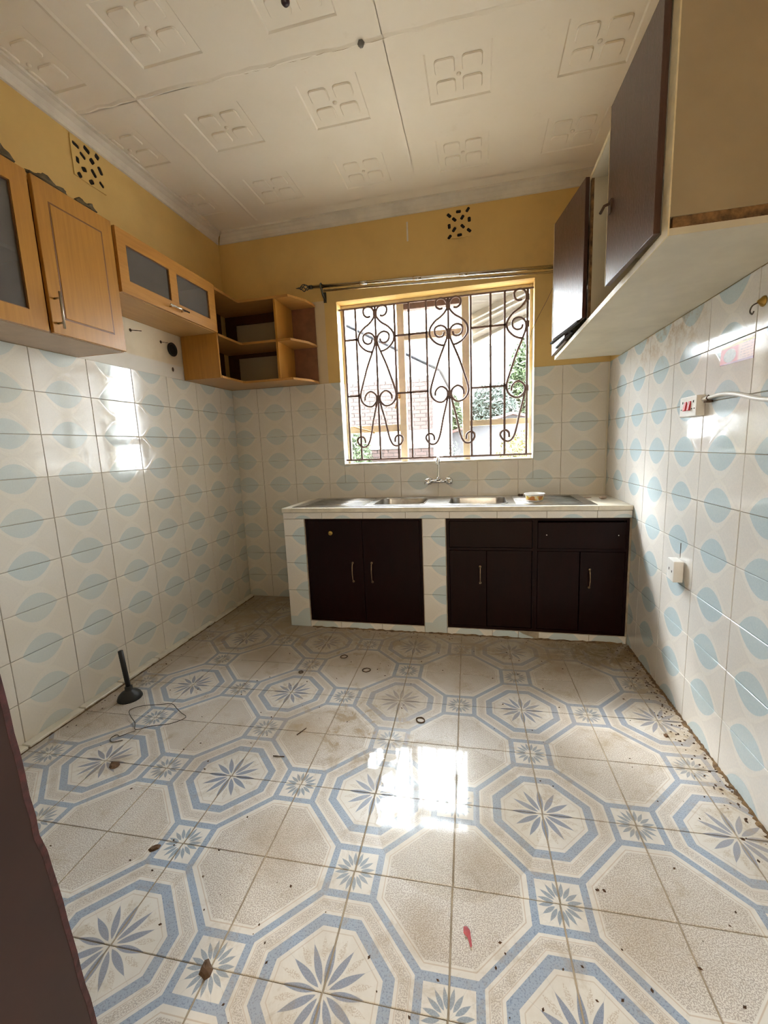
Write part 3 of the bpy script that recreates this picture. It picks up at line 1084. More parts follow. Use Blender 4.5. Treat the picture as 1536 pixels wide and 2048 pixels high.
bx('plaster_mark', M_CORN, wall_back, 1.523, 1.535, 0.002, g_, 2.755, 2.885, 0.001)
m_ = MB()
m_.tube(catmull([(2.556, -0.004, 2.372), (2.50, -0.006, 2.25), (2.428, -0.004, 2.115), (2.395, 0.01, 2.03), (2.380, 0.028, 1.90)], 4), 0.0016, 5)
tag(m_.build('thin_cord', M_WIRE), 'thin dark cord slanting down beside the right edge of the window', 'cord')

# ------------------------------------------------------------------ sink counter
ct = thing('kitchen_counter', 'tiled masonry kitchen counter under the window with pale slab edge', 'counter')
CY = -0.575
CT = 0.876
m_ = MB()
m_.box(0.668, 0.822, CY + .006, -0.003, 0.0, 0.845)
m_.box(1.652, 1.812, CY + .006, -0.003, 0.0, 0.845)
m_.box(2.905, W - .002, CY + .006, -0.003, 0.0, 0.845)
m_.box(0.822, 2.905, CY + .006, CY + .036, 0.798, 0.845)
m_.box(0.822, 2.905, CY + .006, -0.003, 0.0, 0.048)
m_.build('masonry', M_GROUT, ct)
m_ = MB()      # slab frame around the sink
m_.box(0.655, 0.725, CY - .006, -0.002, 0.846, CT)
m_.box(2.725, W - .002, CY - .006, -0.002, 0.846, CT)
m_.box(0.725, 2.725, CY - .006, -0.535, 0.846, CT)
m_.box(0.725, 2.725, -0.022, -0.002, 0.846, CT)
m_.build('slab', M_SLAB, ct, 0.004, 2)


def front_tile(x0, x1, z0, z1, cx, cz):
    m2 = MB()
    m2.prism([(x0 - cx + .0012, z0 - cz + .0012), (x1 - cx - .0012, z0 - cz + .0012), (x1 - cx - .0012, z1 - cz - .0012), (x0 - cx + .0012, z1 - cz - .0012)], 0, 0.006, inset_top=0.0013)
    o = bpy.data.objects.new('tile', m2.mesh('tile', M_TILE))
    COL.objects.link(o)
    o.parent = ct
    o.matrix_local = Matrix(((1, 0, 0, cx), (0, 0, -1, CY + .006), (0, 1, 0, cz), (0, 0, 0, 1)))


xs = [0.662, 0.955, 1.250, 1.545, 1.836, 2.135, 2.434, 2.722, W - .003]
for xa, xb in zip(xs, xs[1:]):
    front_tile(xa, xb, 0.800, 0.845, xa + TW / 2, 0.868 - 0.010)
zs_ = [0.0, 0.277, 0.478, 0.678, 0.800]
for (xa, xb) in ((0.662, 0.818), (1.656, 1.808)):
    for za, zb in zip(zs_, zs_[1:]):
        front_tile(xa, xb, za, zb, xb, zb - 0.1 if zb < .79 else 0.778)
for xa, xb in ((0.818, 1.052), (1.052, 1.355), (1.355, 1.656), (1.808, 2.105), (2.105, 2.270), (2.395, 2.698), (2.698, W - .006)):
    front_tile(xa, xb, 0.0, 0.047, (xa + xb) / 2, 0.1)
# a broken kerb tile
m_ = MB()
m_.prism([(-.0, 0), (.10, 0), (.085, .012), (.03, .030), (0, .047)], 0, 0.006, T=Matrix(((1, 0, 0, 2.272), (0, 0, -1, CY + .006), (0, 1, 0, 0.0), (0, 0, 0, 1))))
m_.build('tile', M_TILE, ct)
# tiles on the left end of the counter
for ya, yb in ((CY + .01, -0.30), (-0.298, -0.004)):
    for za, zb in ((0.0, 0.277), (0.279, 0.478), (0.48, 0.678), (0.68, 0.843)):
        o = MB().box(0.6625, 0.6675, ya, yb, za + .001, zb - .001).build('tile', M_TILE, ct)

# base cupboards set into the counter
def pull(parent, x, z0, z1, y):
    m2 = MB()
    pts = catmull([(x, y, z1), (x, y - .012, z1 - .012), (x, y - .022, (z0 + z1) / 2), (x, y - .012, z0 + .012), (x, y, z0)], 4)
    m2.tube(pts, 0.0042, 8)
    for z in (z0, z1):
        m2.lathe([(0.009, 0), (0.009, .004), (0.004, .006)], 10, Matrix.Translation((x, y, z)) @ Matrix.Rotation(PI / 2, 4, 'X'))
    return m2.build('handle', M_PULL, parent)


M_PULL = simple('tarnished_handle', (0.33, 0.24, 0.15), 0.35, 0.9, var=0.2, nscale=40)
DY = CY + 0.010
cab = thing('base_cupboard', 'dark maroon double door cupboard under the left sink bowl, brass lock on it', 'cupboard')
m_ = MB()
m_.box(0.8235, 0.838, DY, DY + .018, 0.0485, 0.7975)
m_.box(1.636, 1.6505, DY, DY + .018, 0.0485, 0.7975)
m_.box(0.838, 1.636, DY, DY + .018, 0.787, 0.7975)
m_.box(0.838, 1.636, DY, DY + .018, 0.0485, 0.062)
m_.box(0.838, 1.636, DY + 0.05, DY + .058, 0.0485, 0.7975)
m_.build('frame', M_MAROON, cab)
d1 = bx('door', M_MAROON, cab, 0.8395, 1.236, DY - .003, DY + .016, 0.0635, 0.7855, 0.002)
d2 = bx('door', M_MAROON, cab, 1.2385, 1.6345, DY - .003, DY + .016, 0.0635, 0.7855, 0.002)
pull(d1, 1.159, 0.352, 0.486, DY - .003)
pull(d2, 1.297, 0.352, 0.488, DY - .003)
m_ = MB()
m_.lathe([(0.017, 0), (0.017, .003), (0.012, .006), (0.004, .007)], 16, Matrix.Translation((1.008, DY - .003, 0.697)) @ Matrix.Rotation(PI / 2, 4, 'X'))
m_.build('lock', M_BRASS, d1)

cab2 = thing('base_cupboard', 'dark maroon cupboard with two drawers over doors at the right end of counter', 'cupboard')
m_ = MB()
m_.box(1.8135, 1.830, DY, DY + .018, 0.0485, 0.7975)
m_.box(2.8885, 2.9035, DY, DY + .018, 0.0485, 0.7975)
m_.box(1.830, 2.8885, DY, DY + .018, 0.783, 0.7975)
m_.box(1.830, 2.8885, DY, DY + .018, 0.0485, 0.066)
m_.box(2.352, 2.382, DY, DY + .018, 0.066, 0.783)
m_.box(1.830, 2.352, DY, DY + .018, 0.588, 0.604)
m_.box(2.382, 2.8885, DY, DY + .018, 0.588, 0.604)
m_.box(1.830, 2.8885, DY + 0.05, DY + .058, 0.0485, 0.7975)
m_.build('frame', M_MAROON, cab2)
bx('drawer_front', M_MAROON, cab2, 1.832, 2.350, DY + .001, DY + .019, 0.606, 0.781, 0.002)
dr = bx('drawer_front', M_MAROON, cab2, 2.384, 2.8865, DY - .006, DY + .013, 0.606, 0.772, 0.002)
for x in (2.435, 2.845):
    m_ = MB()
    m_.lathe([(0.005, 0), (0.004, .0025), (0.001, .003)], 8, Matrix.Translation((x, DY - .006, 0.692)) @ Matrix.Rotation(PI / 2, 4, 'X'))
    m_.build('screw', M_CHROME, dr)
d3 = bx('door', M_MAROON, cab2, 1.832, 2.068, DY - .004, DY + .014, 0.068, 0.586, 0.002)
bx('door', M_MAROON, cab2, 2.070, 2.350, DY + .003, DY + .019, 0.068, 0.586, 0.002)
bx('door', M_MAROON, cab2, 2.384, 2.632, DY + .002, DY + .018, 0.068, 0.586, 0.002)
d4 = bx('door', M_MAROON, cab2, 2.635, 2.8865, DY - .004, DY + .014, 0.068, 0.586, 0.002)
pull(d3, 2.029, 0.370, 0.478, DY - .004)
pull(d4, 2.690, 0.360, 0.474, DY - .004)

# ------------------------------------------------------------------ sink
sink = thing('kitchen_sink', 'stainless steel double bowl sink with two drainers set in the counter', 'sink')
bm = bmesh.new()
SX0, SX1, SY0, SY1 = 0.722, 2.728, -0.538, -0.020
ZT = CT + 0.003
bowls = [(1.475, -0.30, 0.175, 0.185), (2.015, -0.30, 0.190, 0.185)]
loops = [[(SX0, SY0), (SX1, SY0), (SX1, SY1), (SX0, SY1)]] + [rrect(c[0], c[1], c[2], c[3], 0.06, 5) for c in bowls]
edges = []
for lp in loops:
    vs = [bm.verts.new((x, y, ZT)) for x, y in lp]
    edges += [bm.edges.new((vs[i], vs[(i + 1) % len(vs)])) for i in range(len(vs))]
bmesh.ops.triangle_fill(bm, use_beauty=True, use_dissolve=False, edges=edges)
vs = [bm.verts.new((x, y, ZT)) for x, y in loops[0]]
v2 = [bm.verts.new((x + (.003 if x > 1 else -.003), y + (.003 if y > -.2 else -.003), CT + .0005)) for x, y in loops[0]]
for i in range(4):
    bm.faces.new((vs[i], v2[i], v2[(i + 1) % 4], vs[(i + 1) % 4]))
me = bpy.data.meshes.new('deck')
bm.to_mesh(me)
bm.free()
me.materials.append(M_STEEL)
o = bpy.data.objects.new('deck', me)
COL.objects.link(o)
o.parent = sink
for c in bowls:
    m_ = MB()
    rings = []
    for sc_, z in ((1.0, ZT), (0.985, ZT - .006), (0.95, ZT - .14), (0.85, ZT - .155), (0.15, ZT - .16)):
        rings.append([(x, y, z) for x, y in rrect(c[0], c[1], c[2] * sc_, c[3] * sc_, 0.06 * sc_, 5)])
    n = len(rings[0])
    vs, fs = [], []
    for rg in rings:
        vs += rg
    for q in range(len(rings) - 1):
        for i in range(n):
            fs.append((q * n + i, q * n + (i + 1) % n, (q + 1) * n + (i + 1) % n, (q + 1) * n + i))
    fs.append(tuple(range((len(rings) - 1) * n, len(rings) * n)))
    m_.add(vs, fs, smooth=True)
    m_.build('bowl', M_STEEL, sink)
    m_ = MB()
    rim = [(x, y, ZT + .001) for x, y in rrect(c[0], c[1], c[2] + .004, c[3] + .004, 0.062, 5)]
    m_.tube(rim, 0.0035, 6, closed=True)
    m_.build('rim', M_STEEL, sink)
for xa, xb in ((0.80, 1.24), (2.26, 2.66)):
    for k in range(8):
        yk = -0.47 + 0.05 * k
        m_ = MB()
        m_.tube([(xa, yk, ZT - .001), (xb, yk, ZT + .0005)], 0.0045, 6)
        m_.build('drainer_ridge', M_STEEL, sink)

# mixer tap on the wall
tap = thing('mixer_tap', 'chrome wall mixer tap with two handles and swan neck over the sink', 'tap')
TX, TZ = 1.722, 1.000
m_ = MB()
m_.tube([(TX - .075, -.055, TZ), (TX + .075, -.055, TZ)], 0.013, 12)
for sx in (-1, 1):
    m_.tube([(TX + sx * .075, -.002, TZ), (TX + sx * .075, -.06, TZ)], 0.015, 12)
    m_.lathe([(0.030, 0), (0.029, .006), (0.018, .014)], 18, Matrix.Translation((TX + sx * .075, 0.0, TZ)) @ Matrix.Rotation(PI / 2, 4, 'X'))
m_.build('body', M_CHROME, tap)
for sx in (-1, 1):
    m_ = MB()
    hx = TX + sx * .082
    m_.lathe([(0.024, 0), (0.027, .012), (0.024, .026), (0.012, .030)], 10, Matrix.Translation((hx, -.06, TZ)) @ Matrix.Rotation(PI / 2, 4, 'X'))
    m_.tube([(hx + sx * .022, -.092, TZ - .016), (hx - sx * .016, -.094, TZ + .030)], 0.0045, 8)
    m_.build('handle', M_CHROME, tap)
m_ = MB()
m_.tube(catmull([(TX, -.055, TZ), (TX, -.058, TZ + .05), (TX + .004, -.062, TZ + .14), (TX + .006, -.085, TZ + .182), (TX + .006, -.13, TZ + .190), (TX + .005, -.165, TZ + .165), (TX + .004, -.172, TZ + .13)], 5), 0.0085, 10)
m_.lathe([(0.017, -.004), (0.017, .012), (0.011, .02)], 14, Matrix.Translation((TX, -.055, TZ + .012)))
m_.build('spout', M_CHROME, tap)

# plastic tub and odds and ends on the counter
tub = thing('plastic_tub', 'small white plastic tub with a yellow printed band on the right drainer', 'tub')
TT = Matrix.Translation((2.383, -0.385, ZT + .004))
MB().lathe([(0.0005, 0.0), (0.047, 0.0), (0.050, .002), (0.0615, .046), (0.065, .047), (0.066, .051), (0.0645, .052), (0.060, .049), (0.0485, .004), (0.0005, .003)], 28, TT).build('tub_body', M_WHITE, tub)


def band_mat():
    g = G('printed_band')
    o_ = g.obj()
    n1 = g.noise(o_, 38, 3.0)
    n2 = g.noise(o_, 16, 2.0)
    c = g.mix(g.step(n1, 0.44, 0.52), (0.78, 0.72, 0.50), (0.72, 0.50, 0.06))
    c = g.mix(g.step(n2, 0.56, 0.60), c, (0.50, 0.20, 0.05))
    g.color(c)
    g.rough(0.35)
    return g.m


MB().lathe([(0.0524, .010), (0.0596, .038)], 28, TT, cap=False).build('label_band', band_mat(), tub)
tag(MB().lathe([(0.002, 0), (0.014, .004), (0.016, .010), (0.009, .018), (0.001, .02)], 7, Matrix.Translation((2.70 + .13, -0.27, CT + .0005)) @ Matrix.Scale(1.8, 4, (1, 0.3, 0))).build('stone_chip', simple('tan_chip', (0.45, 0.33, 0.24), 0.8)), 'small tan stone chip on the right end of the counter slab', 'stone')
m_ = MB()
for dx_, dy_, r_ in ((0, 0, .013), (.018, .004, .012), (.008, .014, .009)):
    m_.lathe([(0.001, 0), (r_, r_ * .4), (r_ * .9, r_), (r_ * .3, r_ * 1.4)], 7, Matrix.Translation((2.315 + dx_, -0.085 + dy_, ZT + .0005)))
tag(m_.build('dry_litter', M_DIRT), 'dark dry lump lying behind the tub against the tiles', 'litter')
m_ = MB()
m_.prism([(0, 0), (.05, .006), (.054, .014), (.004, .009)], 0, 0.002, Matrix.Translation((2.725, -0.20, CT + .0005)))
tag(m_.build('tile_sliver', simple('rusty_sliver', (0.42, 0.22, 0.14), 0.7)), 'thin rusty brown sliver on the counter by the right wall', 'litter')

# ------------------------------------------------------------------ left wall cupboards (beech)
def bar_handle(parent, p0, p1, posts, r=0.005, mat=None):
    m2 = MB()
    m2.tube([p0, p1], r, 10)
    for a_, b_ in posts:
        m2.tube([a_, b_], r * 0.85, 8)
    return m2.build('handle', mat or M_CHROME, parent)


FX = 0.300        # front face of the doors
tall = thing('wall_cupboard', 'beech wall cupboard with one glazed and one solid door, nearest on left wall', 'cupboard')
m_ = MB()
ya, yb, za, zb = -2.33, -1.412, 1.80, 2.398
m_.box(0.001, FX - .020, ya, ya + .016, za, zb)
m_.box(0.001, FX - .020, yb - .016, yb, za, zb)
m_.box(0.001, FX - .020, ya + .016, yb - .016, zb - .016, zb)
m_.box(0.001, 0.005, ya + .016, yb - .016, za + .016, zb - .016)
m_.box(0.005, FX - .020, -1.812, -1.796, za + .016, zb - .016)
m_.build('carcass', M_BEECH, tall)
bx('bottom_board', M_CARCW, tall, 0.001, FX - .020, ya + .016, yb - .016, za, za + .016)
bx('shelf', M_WHITE, tall, 0.006, FX - .035, ya + .017, -1.813, 2.085, 2.101)


def framed_door(parent, y0, y1, z0, z1, panes, mat_v=None):
    """a door in the plane x = FX with rectangular glazed openings"""
    d = MB()
    x0, x1 = FX - .018, FX
    zp0, zp1 = panes[0][2], panes[0][3]
    d.box(x0, x1, y0, y1, z0, zp0)
    d.box(x0, x1, y0, y1, zp1, z1)
    e = y0
    for p in panes:
        d.box(x0, x1, e, p[0], zp0, zp1)
        e = p[1]
    d.box(x0, x1, e, y1, zp0, zp1)
    o = d.build('door', mat_v or M_BEECH, parent)
    for p in panes:
        bx('pane', M_SMOKE, o, x0 + .005, x0 + .009, p[0] - .004, p[1] + .004, p[2] - .004, p[3] + .004)
        w = .004
        t = MB()
        t.box(x0 + .009, x1 - .003, p[0], p[0] + w, p[2], p[3])
        t.box(x0 + .009, x1 - .003, p[1] - w, p[1], p[2], p[3])
        t.box(x0 + .009, x1 - .003, p[0] + w, p[1] - w, p[2], p[2] + w)
        t.box(x0 + .009, x1 - .003, p[0] + w, p[1] - w, p[3] - w, p[3])
        t.build('glazing_bead', M_GROOVE, o)
    return o


framed_door(tall, -2.328, -1.808, 1.802, 2.404, [(-2.25, -1.878, 1.868, 2.330)])
sd = bx('door', M_BEECH, tall, FX - .018, FX, -1.790, -1.413, 1.802, 2.404, 0.002)
# routed panel on the solid door: groove strips and a slightly proud field
py0, py1, pz0, pz1 = -1.732, -1.474, 1.868, 2.330
m_ = MB()
w = 0.007
m_.box(FX - .001, FX + .0004, py0, py1, pz0, pz0 + w)
m_.box(FX - .001, FX + .0004, py0, py1, pz1 - w, pz1)
m_.box(FX - .001, FX + .0004, py0, py0 + w, pz0 + w, pz1 - w)
m_.box(FX - .001, FX + .0004, py1 - w, py1, pz0 + w, pz1 - w)
m_.build('groove', M_GROOVE, sd)
bx('raised_field', M_BEECH, sd, FX - .001, FX + .002, py0 + w, py1 - w, pz0 + w, pz1 - w, 0.0015)
bar_handle(sd, (FX + .030, -1.765, 1.822), (FX + .030, -1.765, 1.968), [((FX, -1.765, 1.845), (FX + .030, -1.765, 1.845)), ((FX, -1.765, 1.943), (FX + .030, -1.765, 1.943))], mat=simple('brushed_steel', (0.50, 0.44, 0.34), 0.3, 1.0))

bridge = thing('wall_cupboard', 'short beech flap door cupboard with two glass panes over the cooker space', 'cupboard')
m_ = MB()
ya, yb, za, zb = -1.408, -0.597, 2.092, 2.396
m_.box(0.001, FX - .020, ya, ya + .016, za, zb)
m_.box(0.001, FX - .020, yb - .016, yb, za, zb)
m_.box(0.001, FX - .020, ya + .016, yb - .016, zb - .016, zb)
m_.box(0.001, 0.005, ya + .016, yb - .016, za + .016, zb - .016)
m_.build('carcass', M_BEECHY, bridge)
bx('bottom_board', M_CARC, bridge, 0.001, FX - .020, ya + .016, yb - .016, za, za + .016)
bx('box_inside', M_WHITE, bridge, 0.02, 0.20, -1.35, -1.02, za + .0165, za + .075)
fd = framed_door(bridge, -1.393, -0.598, 2.094, 2.398, [(-1.335, -1.030, 2.160, 2.333), (-0.968, -0.668, 2.160, 2.333)], M_BEECHY)
bar_handle(fd, (FX + .030, -1.085, 2.124), (FX + .030, -0.925, 2.124), [((FX, -1.055, 2.124), (FX + .030, -1.055, 2.124)), ((FX, -0.955, 2.124), (FX + .030, -0.955, 2.124))])

# open corner shelf unit
cs = thing('corner_shelf', 'open beech corner shelf unit between the left wall and the window', 'shelf')
bx('side_panel', M_BEECH, cs, 0.001, 0.285, -0.594, -0.578, 1.800, 2.396, 0.001)
bx('side_panel', M_BEECH, cs, 0.572, 0.588, -0.292, -0.002, 1.817, 2.375, 0.001)
outline = [(0.001, -0.001), (0.001, -0.577), (0.288, -0.577), (0.288, -0.310), (0.300, -0.292), (0.600, -0.292), (0.690, -0.292), (0.768, -0.150), (0.785, -0.055), (0.785, -0.001)]


def shelf_board(z0, z1):
    m2 = MB()
    m2.prism(outline, z0, z1)
    return m2.build('shelf', M_BEECHS, cs)


M_BEECHS = wood_mat('beech_laminate_shelf', (0.44, 0.22, 0.055), (0.37, 0.175, 0.04), 0.34, (8, 70, 70))
shelf_board(1.800, 1.816)
shelf_board(2.078, 2.094)
shelf_board(2.376, 2.394)
# dark back boards
m_ = MB()
m_.box(0.0015, 0.006, -0.576, -0.08, 1.8165, 2.0775)
m_.box(0.0015, 0.006, -0.576, -0.08, 2.0945, 2.3755)
m_.box(0.0015, 0.572, -0.012, -0.006, 2.306, 2.3755)
m_.box(0.0015, 0.572, -0.012, -0.006, 2.046, 2.0775)
m_.box(0.0015, 0.095, -0.012, -0.006, 1.8165, 2.046)
m_.box(0.0015, 0.095, -0.012, -0.006, 2.0945, 2.306)
m_.build('back_board', M_CARCD, cs)
m_ = MB()
m_.box(0.589, 0.782, -0.010, -0.004, 1.8165, 2.0775)
m_.box(0.589, 0.782, -0.010, -0.004, 2.0945, 2.3755)
m_.build('back_board', simple('brown_back_board', (0.24, 0.105, 0.055), 0.45), cs)

# crumpled dry litter on top of the tall cupboard
def litter(name, label, cx, cy, lx, ly, h, seed, mat):
    rr_ = random.Random(seed)
    bm_ = bmesh.new()
    bmesh.ops.create_icosphere(bm_, subdivisions=3, radius=1.0)
    for v_ in bm_.verts:
        k_ = rr_.uniform(0.75, 1.12)
        bump_ = 0.35 + 0.65 * abs(math.sin(v_.co.y * 3.1 + seed)) ** 1.5
        v_.co = Vector((v_.co.x * lx * k_, v_.co.y * ly * k_, max(v_.co.z, -0.12) * h * k_ * bump_))
    zmin = min(v_.co.z for v_ in bm_.verts)
    for v_ in bm_.verts:
        v_.co += Vector((cx, cy, 2.4045 - zmin))
    me_ = bpy.data.meshes.new(name)
    bm_.to_mesh(me_)
    bm_.free()
    me_.materials.append(mat)
    o_ = bpy.data.objects.new(name, me_)
    COL.objects.link(o_)
    tag(o_, label, 'litter')
    return o_


M_RAG = simple('grimy_rag', (0.13, 0.095, 0.045), 0.9, var=0.25, nscale=30, bump=0.4)
litter('crumpled_rag', 'crumpled grimy rag on top of the glazed beech door', 0.286, -1.905, 0.022, 0.075, 0.050, 1, M_RAG)
litter('crumpled_rag', 'long flat grimy rag on top of the cupboard by the solid door edge', 0.286, -1.710, 0.018, 0.085, 0.034, 2, M_RAG)
litter('crumpled_rag', 'small dark rag lump on the cupboard top near the flap door', 0.286, -1.535, 0.018, 0.060, 0.034, 3, M_RAG)

# things on the bare wall where the hood hung
tap_h = thing('exhaust_duct_hole', 'black round duct stub on the bare wall beside the corner shelf', 'duct')
TL = Matrix(((0, 0, 1, -g_), (1, 0, 0, -0.686), (0, 1, 0, 1.990), (0, 0, 0, 1)))
MB().lathe([(0.030, 0.0005), (0.044, .0005), (0.045, .008), (0.036, .010), (0.033, .004)], 24, TL, cap=False).build('collar', M_BLACK, tap_h)
MB().lathe([(0.0005, 0.004), (0.034, .004)], 20, TL, cap=False).build('stopper', M_DARK, tap_h)
for nm, lb, y_, z_, L_ in (('long_nail', 'long nail sticking out of the bare wall under the flap cupboard', -1.033, 2.030, 0.055), ('long_nail', 'thin short nail sticking out left of the black duct hole', -0.785, 2.018, 0.035)):
    m_ = MB()
    m_.tube([(-g_ + .0005, y_, z_), (L_, y_ + .02, z_ - .006)], 0.0022 if L_ > .04 else .0014, 6)
    m_.lathe([(0.010, 0), (0.008, .002), (0.003, .003)], 8, Matrix(((0, 0, 1, -g_ + .0005), (1, 0, 0, y_), (0, 1, 0, z_), (0, 0, 0, 1))))
    tag(m_.build(nm, M_DIRT), lb, 'nail')
m_ = MB()
m_.lathe([(0.0005, 0.001), (0.013, .001), (0.015, .003), (0.012, .005), (0.0005, .004)], 9, Matrix(((0, 0, 1, -g_), (0.6, 0, 0, -0.700), (0, 1, 0, 1.858), (0, 0, 0, 1))))
tag(m_.build('wall_plug', M_DIRT), 'small dark wall plug near the tile edge below the duct', 'wall plug')

# ------------------------------------------------------------------ right wall cupboard
rc = thing('wall_cupboard', 'old cream board wall cupboard with dark brown doors on the right wall', 'cupboard')
RX = 2.520
RY0, RY1 = -1.935, -0.215
RZ0, RZ1 = 1.800, 2.432
bx('bottom_board', M_PLYW, rc, RX + .002, W - .001, RY0, RY1, RZ0, RZ0 + .018)
bx('top_board', M_PLYW, rc, RX + .002, W - .001, RY0, RY1, RZ1 - .018, RZ1)
bx('end_panel', M_PLYB, rc, RX + .002, W - .001, RY0, RY0 + .018, RZ0 + .046, RZ1 - .018)
bx('rotten_edge', M_ROT, rc, RX + .010, W - .001, RY0 + .003, RY0 + .018, RZ0 + .018, RZ0 + .046)
bx('end_panel', M_PLYW, rc, RX + .002, W - .001, RY1 - .018, RY1, RZ0 + .018, RZ1 - .018)
bx('back_board', M_PLYW, rc, W - .006, W - .001, RY0 + .018, RY1 - .018, RZ0 + .018, RZ1 - .018)
bx('shelf', M_PLYW, rc, RX + .07, W - .006, RY0 + .018, RY1 - .018, 2.06, 2.078)
bx('front_edge', M_EDGE, rc, RX - .002, RX + .002, RY0, RY1, RZ0, RZ0 + .022)
bx('front_edge', M_EDGE, rc, RX - .002, RX + .002, RY0, RY1, RZ1 - .016, RZ1)
bx('front_edge', M_EDGE, rc, RX - .002, RX + .002, RY0, RY0 + .042, RZ0 + .022, RZ1 - .016)
bx('divider', M_PLYW, rc, RX + .012, W - .006, -1.075, -1.057, RZ0 + .018, RZ1 - .018)
bx('divider_edge', M_ROT, rc, RX + .002, RX + .012, -1.075, -1.050, RZ0 + .022, RZ1 - .016)


def hung_door(hy, ang, L, z0, z1, knob=True):
    T = Matrix.Translation((RX - .004, hy, 0)) @ Matrix.Rotation(math.radians(ang), 4, 'Z')
    o = MB().box(-0.018, 0.0, 0.0, L, z0, z1, T).build('door', M_BROWN, rc, 0.0015)
    e = MB().box(-0.019, 0.001, L - .0005, L + .002, z0, z1, T).build('edge_strip', M_EDGE, o)
    if knob:
        m2 = MB()
        zk = 2.075
        m2.box(-0.024, -0.018, L - .05, L - .028, zk - .022, zk + .022, T)
        m2.tube([T @ Vector((-.022, L - .04, zk + .010)), T @ Vector((-.040, L - .036, zk + .006)), T @ Vector((-.046, L - .012, zk - .006))], 0.005, 8)
        m2.build('catch', M_DIRT, o)
    return o


hung_door(-1.892, 2.5, 0.395, RZ0 + .026, RZ1 - .020)
hung_door(-1.062, 9.5, 0.400, RZ0 + .034, RZ1 - .004, knob=False)
dfar = bx('door', M_BROWN, rc, RX - .022, RX - .004, -0.655, -0.220, RZ0 + .024, RZ1 - .02, 0.0015)
# loose lath hanging at the foot of the ajar door
m_ = MB()
Tl = Matrix.Translation((RX - .028, -1.03, RZ0 + .030)) @ Matrix.Rotation(math.radians(8.5), 4, 'Z') @ Matrix.Rotation(math.radians(-1.0), 4, 'X')
m_.box(-.008, .008, 0.0, 0.40, -0.007, 0.003, Tl)
m_.build('loose_lath', M_DARK, rc)
m_ = MB()
Tl = Matrix.Translation((RX - .028, -0.88, RZ0 + .020)) @ Matrix.Rotation(math.radians(3), 4, 'Z') @ Matrix.Rotation(math.radians(-1.5), 4, 'X')
m_.box(-.006, .006, 0.0, 0.33, -0.005, 0.004, Tl)
m_.build('loose_lath', M_DARK, rc)

# ------------------------------------------------------------------ sockets, cable, label, hook on the right wall
sk = thing('double_socket', 'white double wall socket with two red switches and a cable', 'socket')
m_ = MB()
m_.box(W - .034, W - .001, -1.318, -1.172, 1.348, 1.432)
m_.build('socket_box', M_WHITE, sk, 0.004, 2)
for y_ in (-1.262, -1.228):
    Tk = Matrix.Translation((W - .034, y_, 1.392)) @ Matrix.Rotation(math.radians(9), 4, 'Y')
    MB().box(-.006, .001, -.010, .010, -.019, .019, Tk).build('rocker', M_RED, sk, 0.0015)
m_ = MB()
for oy in (-1.200, -1.292):
    m_.box(W - .0346, W - .0335, oy - .003, oy + .003, 1.404, 1.413)
    for dy_ in (-.010, .010):
        m_.box(W - .0346, W - .0335, oy + dy_ - .004, oy + dy_ + .004, 1.378, 1.382)
m_.build('pin_slots', M_DARK, sk)
cb = MB()
cb.tube(catmull([(W - .012, -1.319, 1.414), (W - .012, -1.36, 1.414), (W - .010, -1.45, 1.418), (W - .010, -1.55, 1.406), (W - .010, -1.70, 1.374), (W - .010, -1.95, 1.35), (W - .010, -2.4, 1.345), (W - .010, -3.64, 1.345)], 5), 0.0075, 8)
tag(cb.build('surface_cable', M_WHITE), 'white surface cable running along the right wall from the double socket', 'cable')
m_ = MB()
m_.box(W - .024, W - .0008, -1.372, -1.352, 1.396, 1.404)
m_.tube([(W - .012, -1.362, 1.402), (W - .020, -1.362, 1.414), (W - .012, -1.362, 1.424)], 0.003, 6)
tag(m_.build('cable_clip', M_DIRT), 'dark clip holding the white cable beside the double socket', 'clip')
sk2 = thing('wall_socket', 'single white wall box hanging loose low on the right wall', 'socket')
Tk = Matrix.Translation((W - .001, -1.205, 0.668)) @ Matrix.Rotation(math.radians(-5), 4, 'Z')
MB().box(-0.042, -.003, -.043, .043, -.048, .048, Tk).build('socket_box', M_WHITE, sk2, 0.003, 2)
m_ = MB()
m_.box(-.0426, -.0415, .012, .018, -.004, .008, Tk)
m_.box(-.0426, -.0415, -.024, -.018, -.008, .002, Tk)
m_.build('pin_slots', M_DARK, sk2)
m_ = MB()
m_.tube([(W - .0005, -1.19, 0.72), (W - .002, -1.192, 0.79)], 0.0012, 5)
m_.build('wire', M_DIRT, sk2)


